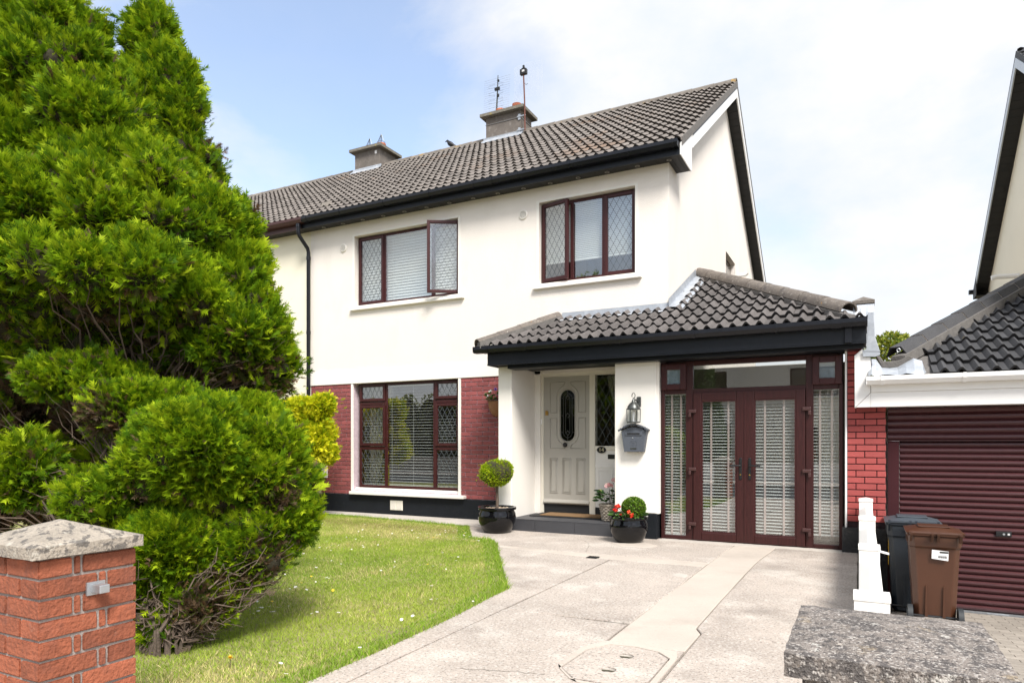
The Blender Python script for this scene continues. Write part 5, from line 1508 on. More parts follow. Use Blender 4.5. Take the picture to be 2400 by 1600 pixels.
def conifer_foliage(lobes, tufts, per, L, pal, seed, sig=.07, depth=.09, up=.45, brown=None, face=.30, zmin=-9, brown_at=-.35, bare=0.5, bald=None, within=None):
    r = np.random.default_rng(seed)
    P, Nn, K = sample_lobes(lobes, tufts, r, face, zmin, True)
    flag = np.array([(l[6] if len(l) > 6 else 0) for l in lobes])[K] > .5
    if within is not None:
        W_ = np.array(within, float); q = ((P[:, None, :] - W_[None, :, :3])/(W_[None, :, 3:6] + .06))**2
        ins = (q.sum(2) < 1.0).any(1); P, Nn, flag = P[ins], Nn[ins], flag[ins]; tufts = len(P)
    # irregular surface
    P = P + Nn*(fnoise(P[:, 0]*1.0 + P[:, 2]*.7, P[:, 1] + P[:, 2]*1.1, seed+1, 2.6)[:, None]*.05 - .04)
    isb = np.zeros(tufts, bool)
    if brown is not None:
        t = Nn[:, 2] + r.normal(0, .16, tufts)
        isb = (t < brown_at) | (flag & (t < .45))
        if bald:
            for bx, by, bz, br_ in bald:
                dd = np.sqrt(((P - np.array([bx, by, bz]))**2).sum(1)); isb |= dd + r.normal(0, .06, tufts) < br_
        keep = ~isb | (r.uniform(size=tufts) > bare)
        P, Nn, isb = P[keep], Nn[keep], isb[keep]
    nt = len(P)
    tone = r.uniform(0, 1, nt)
    size = r.uniform(.75, 1.25, nt)
    k = np.repeat(np.arange(nt), per); n = len(k)
    N_ = Nn[k]; t = r.normal(size=(n, 3)); t -= (t*N_).sum(1, keepdims=True)*N_
    off = t*sig*size[k][:, None]
    o2 = (off*off).sum(1, keepdims=True)
    pos = P[k] + off + N_*(-depth*r.uniform(.1, 1.0, (n, 1)) - o2*4.5)
    d = N_ + off/sig*.45 + np.array([0, 0, up]) + r.normal(0, .28, (n, 3))
    sc = r.uniform(L[0], L[1], n)*np.where(isb[k], .8, 1)
    zd = r.normal(size=(n, 3)) + N_*.6
    pal = np.array(pal)
    a = np.clip(tone[k] + r.normal(0, .22, n), 0, .999)*(len(pal)-1)
    i0 = a.astype(int); fr_ = (a - i0)[:, None]
    col = pal[i0]*(1-fr_) + pal[i0+1]*fr_
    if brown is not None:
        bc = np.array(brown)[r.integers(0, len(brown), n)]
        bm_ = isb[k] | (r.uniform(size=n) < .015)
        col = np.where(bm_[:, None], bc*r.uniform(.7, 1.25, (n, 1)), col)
    col = col*r.uniform(.82, 1.18, (n, 1))
    V, C = [], []
    which = r.integers(0, len(SPRAYS), n)
    for s in range(len(SPRAYS)):
        m = which == s; T = SPRAYS[s]
        V.append(instance_quads(T, pos[m], d[m], zd[m], sc[m]))
        # tips of each spray a little fresher than its stem
        tip = np.linspace(.86, 1.14, T.shape[0])
        C.append((col[m][:, None, :]*tip[None, :, None]).reshape(-1, 3))
    return np.concatenate(V), np.concatenate(C)

def leaf_cloud(lobes, n, L, W, pal, seed, up=.3, jitter=.5, face=.4, shell=.25, zmin=-9):
    r = np.random.default_rng(seed)
    P, Nn = sample_lobes(lobes, n, r, face, zmin); n = len(P)
    P = P - Nn*r.uniform(0, shell, (n, 1))*r.uniform(0, 1, (n, 1))
    d = Nn*.7 + np.array([0, 0, up]) + r.normal(0, jitter, (n, 3)); zd = Nn + r.normal(0, .5, (n, 3))
    T = np.array([[[0, 0, 0], [-W*.5, .45, .08], [0, 1, -.05], [W*.5, .45, .08]]])
    V = instance_quads(T, P, d, zd, r.uniform(L[0], L[1], n))
    pal = np.array(pal); a = np.clip(r.uniform(0, 1, n), 0, .999)*(len(pal)-1); i0 = a.astype(int); f = (a-i0)[:, None]
    return V, (pal[i0]*(1-f) + pal[i0+1]*f)*r.uniform(.8, 1.2, (n, 1))

def clump(lobes, per, seed, shrink=.86, rmin=.26, rmax=.46, flat=.72):
    """break the big masses of a crown into uneven sprays of growth; returns lobes with an underside flag"""
    rr_ = np.random.default_rng(seed); out = []
    for l in lobes:
        c, r_ = np.array(l[:3]), np.array(l[3:6])
        out.append([*c, *(r_*shrink*.94), 0])
        m = max(5, int(per*(r_.mean()/.45)**1.2))
        for k in range(m):
            d = norm(rr_.normal(size=3)); d[2] = d[2]*.9 + .05
            q = min(r_.mean(), .6)*rr_.uniform(rmin, rmax)
            p = c + d*np.maximum(r_*rr_.uniform(.90, 1.04) - q*.95, .02)
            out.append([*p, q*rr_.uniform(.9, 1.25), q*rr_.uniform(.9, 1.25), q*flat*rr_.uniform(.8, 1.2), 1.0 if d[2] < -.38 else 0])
    return out

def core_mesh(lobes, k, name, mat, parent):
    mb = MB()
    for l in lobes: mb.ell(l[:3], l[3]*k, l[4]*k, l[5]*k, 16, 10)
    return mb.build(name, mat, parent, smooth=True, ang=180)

def twigs(parent, roots, lobes, n, seed, r0=.008, name='twigs', low=True, wig=.05, end=.88):
    rr_ = random.Random(seed); mb = MB()
    for _ in range(n):
        l = rr_.choice(lobes); a = Vector(rr_.choice(roots))
        th = rr_.uniform(0, 6.283); ph = rr_.uniform(-1.2, .3 if low else 1.2)
        e = Vector((l[0] + l[3]*end*math.cos(ph)*math.cos(th), l[1] + l[4]*end*math.cos(ph)*math.sin(th), l[2] + l[5]*end*math.sin(ph)))
        a = a.lerp(e, rr_.uniform(.15, .55)); a.z = max(.1, a.z)
        pts = [a]; m = 5
        for k in range(1, m+1):
            p = a.lerp(e, k/m) + Vector([rr_.uniform(-wig, wig) for _ in range(3)]); p.z = max(.03, p.z - .05*math.sin(k/m*3.1))
            pts.append(p)
        r_ = rr_.uniform(.5, 1.3)*r0
        mb.tube(pts, [r_*(1-.75*k/m) for k in range(m+1)], 4)
    return tag(mb.build(name, 'twig', parent), kind='stuff')

GREEN = [(.058, .130, .006), (.130, .238, .007), (.242, .362, .009), (.385, .490, .016)]
BROWN = [(.16, .095, .048), (.11, .068, .040), (.21, .14, .085), (.14, .105, .075), (.10, .12, .03)]

# tall many-stemmed conifer
tall = [(2.99,-6.13,4.95,0.330,0.330,0.47), (3.00,-6.17,4.60,0.455,0.455,0.66), (2.98,-6.24,3.92,0.701,0.701,1.033), (3.42,-6.29,4.18,0.340,0.340,0.50), (3.69,-6.21,3.74,0.490,0.490,0.595), (3.55,-5.62,4.90,0.140,0.140,0.46), (3.57,-5.65,4.61,0.254,0.254,0.577), (3.67,-5.66,4.04,0.382,0.382,0.802), (3.93,-5.63,4.40,0.165,0.165,0.330), (3.92,-5.64,4.04,0.233,0.233,0.450), (3.97,-5.62,3.59,0.319,0.319,0.375), (3.81,-6.04,3.40,0.677,0.677,0.534), (4.14,-6.15,2.96,0.783,0.783,0.562), (4.54,-5.83,2.92,0.364,0.364,0.416), (4.75,-5.78,2.56,0.326,0.326,0.447), (4.93,-5.74,2.21,0.300,0.300,0.374), (3.58,-6.61,2.91,0.794,0.794,0.546), (4.20,-6.46,2.42,0.932,0.800,0.386), (4.62,-6.12,2.31,0.492,0.492,0.393), (4.93,-5.85,2.06,0.401,0.401,0.384), (5.02,-5.63,1.86,0.227,0.227,0.292), (3.71,-6.82,2.36,0.630,0.630,0.378), (4.46,-5.81,1.99,0.525,0.525,0.315), (3.75,-6.18,2.10,0.770,0.770,0.420)]
tc_ = empty('conifer_tree', (3.9, -6.1, 0))
tag(tc_, 'tall bright green conifer with several leaders beside the house', 'tree')
# dead, twiggy lower skirt
skirt = [(2.94,-6.38,1.55,0.544,0.435,0.617,1), (3.65,-6.12,1.54,0.534,0.428,0.606,1), (4.19,-5.84,1.65,0.534,0.428,0.392,1), (3.45,-6.45,0.95,0.515,0.412,0.378,1), (4.10,-6.22,0.96,0.438,0.351,0.371,1), (4.55,-5.54,1.77,0.399,0.319,0.218,1), (3.14,-6.84,1.06,0.397,0.318,0.662,1)]
tallc = clump(tall, 30, 61, rmin=.22, rmax=.38, flat=.95) + [list(l) for l in skirt]
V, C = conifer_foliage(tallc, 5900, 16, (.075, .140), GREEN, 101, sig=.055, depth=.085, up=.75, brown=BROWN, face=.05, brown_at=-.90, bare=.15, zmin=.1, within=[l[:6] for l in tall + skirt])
link('crown', fast_mesh('crown', V, 3, C), 'foliage', tc_)
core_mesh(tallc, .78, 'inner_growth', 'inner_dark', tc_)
trk = MB()
for x, y, dx_, dy_ in ((3.9, -6.1, -.4, 0), (4.1, -6.0, -.3, .3), (4.3, -6.2, .1, .1)):
    trk.tube([(x, y, -.05), (x+.05, y, 1.0), (x+dx_*.5, y+dy_*.5, 2.2), (x+dx_*.8, y+dy_*.8, 3.2)], [.10, .085, .06, .03], 8)
trk.build('trunk', 'bark', tc_, smooth=True)
twigs(tc_, [(3.9, -6.3, .3), (4.2, -6.2, .4), (4.6, -6.0, .5)], [l[:6] for l in skirt], 260, 15, .008, low=False, end=1.04)
twigs(tc_, [(4.0, -6.1, 1.2), (4.2, -6.0, 1.8), (4.3, -6.2, 1.5)], [tall[17], tall[18], tall[19], tall[20], tall[22], tall[23]], 300, 5, .009)

# rounded lower conifer in front of it
bush = [(5.44,-6.60,1.16,0.512,0.512,0.457), (5.66,-6.31,1.06,0.385,0.385,0.43), (5.53,-6.27,1.38,0.263,0.263,0.249), (4.33,-6.67,1.72,0.428,0.428,0.199), (4.37,-7.10,1.06,0.238,0.238,0.280), (4.88,-6.89,0.90,0.332,0.332,0.249), (5.40,-6.73,0.64,0.379,0.379,0.338), (5.70,-6.45,0.57,0.33,0.33,0.318), (5.77,-6.26,0.77,0.285,0.285,0.29), (4.76,-6.56,1.50,0.419,0.419,0.239), (5.26,-6.86,0.41,0.241,0.241,0.294), (5.55,-6.66,0.29,0.270,0.270,0.230), (5.40,-6.85,0.10,0.158,0.158,0.185)]
bc_ = empty('conifer_bush', (5.45, -6.8, 0))
tag(bc_, 'rounded bushy green conifer behind the brick gate pillar, brown twigs below', 'shrub')
bushc = clump(bush, 24, 62, shrink=.9, rmin=.24, rmax=.40, flat=.9)
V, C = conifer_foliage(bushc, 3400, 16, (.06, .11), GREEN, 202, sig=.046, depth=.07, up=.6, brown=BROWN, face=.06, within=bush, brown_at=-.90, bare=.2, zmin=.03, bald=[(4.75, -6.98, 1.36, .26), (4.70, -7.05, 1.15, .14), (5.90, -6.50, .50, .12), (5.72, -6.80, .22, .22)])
link('crown', fast_mesh('crown', V, 3, C), 'foliage', bc_)
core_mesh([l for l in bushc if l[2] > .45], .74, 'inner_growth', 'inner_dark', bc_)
mb = MB()
for k in range(26):
    a = random.uniform(0, 6.28); e = random.choice(bush)
    x_, y_ = 5.45 + .13*math.cos(a), -6.85 + .13*math.sin(a)
    mb.tube([(x_, y_, -.03), (x_ + random.uniform(-.05, .05), y_ + random.uniform(-.05, .05), .14), ((x_+e[0])/2 + random.uniform(-.08, .08), (y_+e[1])/2, e[2]*.5), (e[0], e[1], e[2])], [.013, .011, .009, .005], 6)
mb.build('trunk', 'bark', bc_, smooth=True)
twigs(bc_, [(5.5, -6.95, .12), (5.55, -6.9, .2), (5.4, -6.9, .3)], [bush[6], bush[7], bush[8], bush[10], bush[11], bush[11], bush[12]], 420, 8, .0065, end=.93)
twigs(bc_, [(4.9, -6.6, .7), (4.8, -6.7, .9)], [bush[4], bush[9], bush[5], bush[3]], 150, 9, .005, low=False, end=.8)

# golden conifer by the house
GOLD = [(.26, .38, .012), (.50, .56, .014), (.74, .71, .02), (.84, .80, .05)]
gold = [(.78,-.95,1.78,.46,.36,.36), (1.10,-.90,1.88,.28,.28,.27), (.95,-.95,1.35,.42,.33,.36), (1.12,-.9,1.08,.26,.27,.22), (1.2,-.9,1.55,.16,.16,.13), (.45,-1.0,.7,.42,.34,.55), (.3,-1.1,1.4,.4,.35,.4)]
gc_ = empty('golden_conifer', (.6, -.95, 0))
tag(gc_, 'golden yellow conifer growing against the brick panel', 'shrub')
V, C = conifer_foliage(clump(gold, 14, 63, shrink=.9), 1500, 16, (.07, .13), GOLD, 303, sig=.06, depth=.08, up=.25, face=.3)
link('crown', fast_mesh('crown', V, 3, C), 'foliage', gc_)
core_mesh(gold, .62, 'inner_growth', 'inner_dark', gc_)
MB().tube([(.55, -.95, -.05), (.6, -.95, .6), (.7, -.93, 1.6)], [.06, .05, .02], 8).build('trunk', 'bark', gc_, smooth=True)

# tree far behind, showing in the gap above the lead valley
bt = empty('garden_tree', (10.0, 14.0, -.6)); tag(bt, 'distant leafy garden tree in the gap between porch and garage roofs', 'tree')
bl = [(10.1, 14, 3.9, .7, .7, .7), (9.7, 14, 2.9, .9, .9, .95), (10.4, 14.2, 2.6, .9, .9, .9), (10.0, 13.8, 3.35, .55, .55, .5), (9.2, 14.1, 2.4, .7, .7, .8), (10.9, 14, 3.0, .5, .5, .5)]
V, C = leaf_cloud(bl, 9000, (.09, .16), .6, [(.10, .17, .02), (.22, .27, .03), (.34, .33, .04)], 12, shell=.5)
link('crown', fast_mesh('crown', V, 4, C), 'leaf', bt)
mb = MB().tube([(10, 14, -.7), (10, 14, 1.6), (9.9, 14, 2.6)], [.12, .1, .05], 8)
for a, b, c in ((9.3, 14, 2.9), (10.5, 14.1, 3.0), (10, 13.7, 3.4), (10.8, 14, 2.9)): mb.tube([(10, 14, 1.5), ((10+a)/2, 14, 2.2), (a, b, c)], [.05, .035, .012], 6)
mb.build('trunk', 'bark', bt, smooth=True)

# hedge and conifer across the street
hg = empty('hedge', (-18, -21.2, -.25)); tag(hg, 'clipped hedge across the street, mirrored in the living room window', 'hedge')
hl_ = [(-38 + k*1.3, -21.2 + .1*math.sin(k*2.1), 1.75, .95, .55, 2.15 + .12*math.sin(k*1.7)) for k in range(27)]
V, C = leaf_cloud(hl_, 22000, (.10, .17), .55, [(.10, .13, .02), (.20, .22, .03), (.30, .28, .04)], 22, face=1.0, shell=.12)
link('crown', fast_mesh('crown', V, 4, C), 'leaf', hg)
core_mesh(hl_, .9, 'inner_growth', 'inner_dark', hg)
oc = empty('street_conifer', (2.6, -22, -.25)); tag(oc, 'dark conifer across the street, mirrored in the porch top light', 'tree')
ol = [(2.6, -22, 2.2, 1.3, 1.3, 1.9), (2.6, -22, 4.0, .9, .9, 1.5), (2.9, -21.8, 1.2, 1.3, 1.2, 1.3)]
V, C = leaf_cloud(ol, 9000, (.14, .24), .4, [(.03, .07, .012), (.06, .12, .018), (.09, .16, .02)], 23, face=1.0, shell=.25)
link('crown', fast_mesh('crown', V, 4, C), 'leaf', oc)
core_mesh(ol, .85, 'inner_growth', 'inner_dark', oc)
MB().tube([(2.6, -22, -.3), (2.6, -22, 2)], .12, 8).build('trunk', 'bark', oc)
# ------------------------------------------------------------------ blinds and curtains
def slats(mb, x0, x1, z0, z1, pitch, y, depth, tilt, th=.0025):
    z = z1; c, s = math.cos(tilt)*depth/2, math.sin(tilt)*depth/2
    while z > z0:
        mb.add([(x0, y-c, z-s), (x1, y-c, z-s), (x1, y, z+.003), (x0, y, z+.003), (x1, y+c, z+s), (x0, y+c, z+s)], [(0, 1, 2, 3), (3, 2, 4, 5)])
        z -= pitch
    return mb
def blind(name, x0, x1, z0, z1, pitch, y, depth, tilt, label, tapes=(), rail=True, cords=()):
    b = empty(name, ((x0+x1)/2, y, z0)); tag(b, label, 'blind')
    slats(MB(), x0, x1, z0+.02, z1-.03, pitch, y, depth, tilt).build('slats', 'blind_white', b)['kind'] = 'stuff'
    MB().box(x0, x1, y-.022, y+.022, z1-.03, z1).build('head_rail', 'blind_white', b)
    if rail: MB().box(x0, x1, y-.016, y+.016, z0, z0+.018).build('bottom_rail', 'blind_white', b)
    for t in tapes: MB().box(t-.012, t+.012, y-depth/2-.003, y-depth/2-.0015, z0, z1-.03).build('tape', 'blind_tape', b)
    for t in cords: MB().tube([(t, y-depth/2-.002, z0), (t, y-depth/2-.002, z1)], .002, 4).build('cord', 'blind_white', b)
    return b
blind('venetian_blind', 1.10, 3.24, 3.80, 5.0, .050, .205, .056, R(70), 'closed white blind in the left upstairs window', cords=(1.8, 2.4))
blind('venetian_blind', 4.81, 6.28, 4.10, 5.0, .028, .205, .031, R(66), 'white blind drawn halfway down in the right upstairs window')
blind('venetian_blind', 1.14, 3.23, .50, 2.31, .050, .185, .030, R(7), 'open slatted blind in the living room window', cords=(1.78, 2.25))
blind('venetian_blind', 7.40, 7.865, .10, 1.84, .0395, -.628, .034, R(16), 'taped white blind inside the left porch door', tapes=(7.53, 7.745))
blind('venetian_blind', 8.05, 8.56, .10, 1.84, .0395, -.628, .034, R(16), 'taped white blind inside the right porch door', tapes=(8.185, 8.405))
blind('venetian_blind', 6.93, 7.21, .055, 1.93, .0395, -.62, .034, R(16), 'taped white blind in the narrow pane beside the porch pillar', tapes=(7.02, 7.14))
blind('venetian_blind', 8.74, 9.02, .15, 1.93, .0395, -.62, .034, R(16), 'taped white blind in the narrow pane beside the brick pier', tapes=(8.81, 8.94))
def curtain(name, pts_top, pts_bot, z0, z1, label, mat='curtain', folds=9, amp=.03, sag=0.0):
    n = folds*6; m = 10; V = []; F = []
    for j in range(m+1):
        t = j/m
        for i in range(n+1):
            u = i/n
            a = Vector(pts_top[0]).lerp(Vector(pts_top[1]), u); b = Vector(pts_bot[0]).lerp(Vector(pts_bot[1]), u)
            p = a.lerp(b, t**1.3); V.append((p.x, p.y + amp*math.sin(u*folds*2*math.pi), z1 + (z0-z1)*t - sag*math.sin(t*3.14)*u))
    for j in range(m):
        for i in range(n): F.append((j*(n+1)+i, j*(n+1)+i+1, (j+1)*(n+1)+i+1, (j+1)*(n+1)+i))
    o = MB().add(V, F).build(name, mat, None, smooth=True, ang=180); tag(o, label, 'curtain'); return o
curtain('curtain', ((5.82, .20, 0), (6.27, .20, 0)), ((6.16, .20, 0), (6.28, .20, 0)), 1.24, 2.29, 'pale net curtain tied back behind the pane beside the front door', 'curtain_sage', 7, .02)
curtain('curtain', ((8.76, -.48, 0), (9.04, -.48, 0)), ((8.76, -.48, 0), (9.04, -.48, 0)), .07, 1.95, 'cream curtain behind the narrow pane beside the brick pier', 'curtain', 4, .035)
curtain('curtain', ((6.92, -.48, 0), (7.20, -.48, 0)), ((6.92, -.48, 0), (7.20, -.48, 0)), .07, 1.95, 'cream curtain behind the narrow pane beside the porch pillar', 'curtain_sage', 4, .03)
curtain('curtain', ((1.12, .36, 0), (1.62, .36, 0)), ((1.12, .36, 0), (1.30, .36, 0)), .5, 2.3, 'white curtain at the left of the living room window', 'curtain', 6, .03)

# ------------------------------------------------------------------ things on the porch
lm = empty('wall_lantern', (6.574, -.80, 1.54)); tag(lm, 'pewter glass wall lantern above the letter box', 'lantern')
lx, ly = 6.574, -.905
MB().box(6.592, 6.648, -.822, -.8005, 1.755, 1.885).build('back_plate', 'pewter', lm, bev=.006)
MB().tube([(6.62, -.82, 1.82), (6.60, -.85, 1.835), (lx+.01, -.885, 1.845)], .010, 8).build('arm', 'pewter', lm, smooth=True)
MB().tube([(lx, ly, 1.83)] + [(lx + .022*math.sin(t), ly, 1.895 - .035*math.cos(t)) for t in np.linspace(.3, 5.2, 14)], .0055, 6).build('scroll', 'pewter', lm, smooth=True)
MB().lathe([(.092, 1.708), (.097, 1.712), (.097, 1.722), (.086, 1.728), (.078, 1.755), (.052, 1.792), (.026, 1.812), (.022, 1.83), (.012, 1.845), (.008, 1.87)], (lx, ly, 0), 12).build('dome', 'pewter', lm, smooth=True, ang=40)
MB().lathe([(.060, 1.552), (.092, 1.552), (.094, 1.545), (.090, 1.537), (.06, 1.537)], (lx, ly, 0), 12).build('base_ring', 'pewter', lm)
for k in range(6):
    a = k*math.pi/3 + .26
    MB().tube([(lx+.086*math.cos(a), ly+.086*math.sin(a), 1.55), (lx+.089*math.cos(a), ly+.089*math.sin(a), 1.712)], .0055, 5).build('bar', 'pewter', lm)
MB().lathe([(.080, 1.553), (.083, 1.708)], (lx, ly, 0), 12, caps=False).build('glass_shade', 'glass_lamp', lm)
MB().lathe([(.010, 1.553), (.010, 1.60), (.016, 1.615), (.022, 1.65), (.014, 1.685), (.002, 1.69)], (lx, ly, 0), 10).build('bulb', 'label_white', lm, smooth=True)

mbx = empty('letter_box', (6.574, -.80, 1.146)); tag(mbx, 'grey arched-roof letter box on the white porch pillar', 'letter box')
bx0 = MB(); xc = 6.574
prof = [(-.172, 1.425), (-.130, 1.150), (.130, 1.150), (.172, 1.425), (.10, 1.468), (0, 1.482), (-.10, 1.468)]
bx0.prism([(xc+a, -.905, b) for a, b in prof], (0, .104, 0)).build('box', 'mailbox_grey', mbx, bev=.006)
rf = MB(); n = 16; arc = []
for k in range(n+1):
    u = -1 + 2*k/n; arc.append((xc + u*.193, 1.434 + .074*math.cos(u*math.pi/2)**.9 if abs(u) < 1 else 1.434))
rf.v = []; 
for y in (-.925, -.8005):
    for a, b in arc: rf.v.append((a, y, b))
for y in (-.925, -.8005):
    for a, b in arc: rf.v.append((a, y, b+.010))
m = n+1
for k in range(n):
    rf.f += [(2*m+k, 2*m+k+1, 3*m+k+1, 3*m+k), (k, m+k, m+k+1, k+1), (k, k+1, 2*m+k+1, 2*m+k), (m+k, 3*m+k, 3*m+k+1, m+k+1)]
rfo = rf.build('roof', 'mailbox_grey', mbx)
for k in range(13):
    a, b = arc[round(k*16/12)]
    MB().tube([(a, -.926, b+.003), (a, -.9255-.010, b+.001)], .0145, 8).build('scallop', 'mailbox_grey', rfo)
MB().box(xc-.115, xc+.115, -.914, -.9055, 1.368, 1.412).build('flap', 'mailbox_grey', mbx, bev=.004)
MB().box(xc-.085, xc+.085, -.9155, -.9143, 1.380, 1.402).build('name_strip', 'rubber', mbx)
MB().tube([(xc-.01, -.9055, 1.335), (xc-.01, -.912, 1.335)], .010, 12).build('lock', 'galv', mbx)
MB().box(xc-.042, xc+.042, -.910, -.9055, 1.185, 1.208).build('view_slot', 'pewter', mbx, bev=.003)
ev = MB(); ring_boxes(ev, xc-.045, xc+.045, 1.235, 1.295, .003, -.9075, -.9055)
ev.prism([(xc-.043, -.9078, 1.293), (xc-.038, -.9078, 1.293), (xc+.002, -.9078, 1.262), (xc-.002, -.9078, 1.260)], (0, .002, 0)); ev.prism([(xc+.043, -.9078, 1.293), (xc+.038, -.9078, 1.293), (xc-.002, -.9078, 1.262), (xc+.002, -.9078, 1.260)], (0, .002, 0))
ev.build('envelope_emblem', 'mailbox_grey', mbx)

mat_ = empty('door_mat', (5.42, -.25, .172)); tag(mat_, 'brown coir mat in black rubber tray on the front step', 'door mat')
MB().box(4.83, 5.99, -.475, -.005, .1725, .188).build('tray', 'rubber', mat_, bev=.004)
MB().box(4.98, 5.93, -.43, -.04, .1885, .202).build('coir_pad', 'coir', mat_, bev=.004)

def glazed_pot(x, y, R_, H, label):
    p = empty('plant_pot', (x, y, 0)); tag(p, label, 'plant pot')
    k = R_
    MB().lathe([(k*.62, .0), (k*.66, .004), (k*.80, H*.15), (k*.96, H*.42), (k*1.0, H*.60), (k*.97, H*.76), (k*.90, H*.86), (k*.905, H*.885), (k*1.0, H*.90), (k*1.02, H*.95), (k*1.0, H), (k*.90, H), (k*.86, H*.93), (k*.84, H*.80), (.001, H*.80)], (x, y, 0), 40).build('glazed_body', 'glaze_black', p, smooth=True, ang=50)
    MB().lathe([(.001, H*.90), (k*.865, H*.90)], (x, y, 0), 24, caps=False).build('soil', 'soil', p)
    return p
pl_ = glazed_pot(4.648, -1.15, .272, .365, 'glossy black pot with the ball-headed tree, at the lawn corner')
gv = MB(); rr_ = random.Random(4)
for k in range(150):
    a = rr_.uniform(0, 6.283); q = math.sqrt(rr_.uniform(0, 1))*.215; s = rr_.uniform(.009, .017)
    gv.ell((4.648+q*math.cos(a), -1.15+q*math.sin(a), .332 + rr_.uniform(0, .006)), s*1.2, s, s*.6, 6, 4)
tag(gv.build('gravel', 'pebble', pl_, smooth=True, ang=180), kind='stuff')
pr_ = glazed_pot(6.600, -1.19, .245, .335, 'glossy black pot of red flowers in front of the white pillar')

tt = empty('ball_topiary', (4.648, -1.15, .33)); tag(tt, 'lime green ball-headed standard tree in the black pot', 'topiary')
MB().tube([(4.648, -1.15, .31), (4.652, -1.148, .48), (4.645, -1.15, .66), (4.645, -1.15, .8)], [.024, .021, .022, .012], 10).build('trunk', 'bark', tt, smooth=True)
ball = [(4.645, -1.15, .835, .262, .262, .205), (4.60, -1.18, .90, .18, .18, .14), (4.72, -1.12, .92, .15, .15, .12), (4.80, -1.16, .85, .11, .12, .11), (4.50, -1.16, .80, .12, .12, .11)]
V, C = conifer_foliage(clump(ball, 12, 64, shrink=.93, rmin=.25, rmax=.42, flat=1.0), 950, 11, (.024, .050), [(.17, .30, .012), (.31, .45, .015), (.46, .58, .02), (.56, .64, .03)], 404, sig=.026, depth=.03, up=.3, face=.6)
link('crown', fast_mesh('crown', V, 3, C), 'foliage', tt)
core_mesh(ball, .86, 'inner_growth', 'inner_dark', tt)

bb = empty('box_ball', (6.64, -1.16, .30)); tag(bb, 'clipped green box ball behind red flowers in the black pot', 'shrub')
bl2 = [(6.645, -1.13, .43, .150, .150, .138)]
V, C = leaf_cloud(bl2, 4200, (.014, .024), .75, [(.06, .13, .012), (.11, .22, .016), (.18, .30, .02)], 41, up=.2, jitter=.5, face=.8, shell=.03)
link('crown', fast_mesh('crown', V, 4, C), 'leaf', bb)
core_mesh(bl2, .90, 'inner_growth', 'inner_dark', bb)
MB().tube([(6.645, -1.13, .28), (6.645, -1.13, .40)], .012, 6).build('trunk', 'bark', bb)

def flower_plant(name, label, cat, leaves, blooms, stems):
    e = empty(name, stems[0][0]); tag(e, label, cat)
    V, C = [], []; r = np.random.default_rng(len(leaves)*7 + 3)
    T = np.array([[[0, 0, 0], [-.32, .35, .10], [-.22, .75, .04], [0, 1, -.12]], [[0, 0, 0], [0, 1, -.12], [.22, .75, .04], [.32, .35, .10]]])
    for (p, d, L, col) in leaves:
        V.append(instance_quads(T, np.array([p]), np.array([d], float), np.array([[0, 0, 1.0]]) + r.normal(0, .25, (1, 3)), np.array([L])))
        C += [np.array(col)*r.uniform(.85, 1.15)]*2
    link('leaves', fast_mesh('leaves', np.concatenate(V), 4, np.array(C)), 'leaf', e)
    for (c, rad, n, L, cols) in blooms:
        V, C = [], []
        for k in range(n):
            d = norm(r.normal(size=3)); d[2] = abs(d[2])*.8 - .1; d[1] -= .2
            p = np.array(c) + d*rad*r.uniform(.5, 1); z = d + r.normal(0, .4, 3)
            for q in range(4):
                a = q*math.pi/2 + r.uniform(-.2, .2)
                t1 = norm(np.cross(z, [0.3, .2, 1.0])); t2 = norm(np.cross(z, t1)); dd = t1*math.cos(a) + t2*math.sin(a) + norm(z)*.25
                Tq = np.array([[[0, 0, 0], [-.42, .5, .05], [0, 1, 0], [.42, .5, .05]]])
                V.append(instance_quads(Tq, p[None], dd[None], z[None], np.array([L*r.uniform(.8, 1.1)])))
                C.append(np.array(cols[r.integers(0, len(cols))])*r.uniform(.85, 1.1))
        link('flower_head', fast_mesh('flower_head', np.concatenate(V), 4, np.array(C)), 'petal', e)
    sm_ = MB()
    for a, b in stems: sm_.tube([a, tuple((Vector(a)+Vector(b))/2 + Vector((.01, 0, .01))), b], .004, 5)
    sm_.build('stems', 'twig', e)
    return e
r = np.random.default_rng(9)
def ring_leaves(cx, cy, z, R_, n, L, cols, zr=.05, outz=.4):
    out = []
    for k in range(n):
        a = r.uniform(0, 6.283); q = math.sqrt(r.uniform(.1, 1))*R_
        d = (math.cos(a), math.sin(a), r.uniform(-.1, outz))
        out.append(((cx+q*math.cos(a), cy+q*math.sin(a), z + r.uniform(0, zr)), d, r.uniform(*L), cols[r.integers(0, len(cols))]))
    return out
DG = [(.035, .085, .018), (.05, .12, .02), (.075, .16, .028)]
flower_plant('red_begonias', 'red flowering plants spilling over the rim of the black pot', 'flowers',
    ring_leaves(6.60, -1.24, .31, .21, 110, (.045, .085), DG, .07),
    [((6.50, -1.33, .455), .040, 14, .030, [(.72, .02, .012), (.80, .05, .02)]), ((6.47, -1.34, .415), .025, 8, .028, [(.72, .02, .012)]),
     ((6.70, -1.37, .365), .016, 5, .026, [(.80, .06, .015)]), ((6.655, -1.37, .40), .014, 5, .024, [(.80, .08, .02)]), ((6.71, -1.38, .335), .018, 6, .026, [(.75, .03, .015)]), ((6.545, -1.35, .36), .010, 3, .022, [(.80, .06, .02)])],
    [((6.60, -1.24, .29), (6.50, -1.32, .44)), ((6.6, -1.25, .29), (6.70, -1.36, .36))])

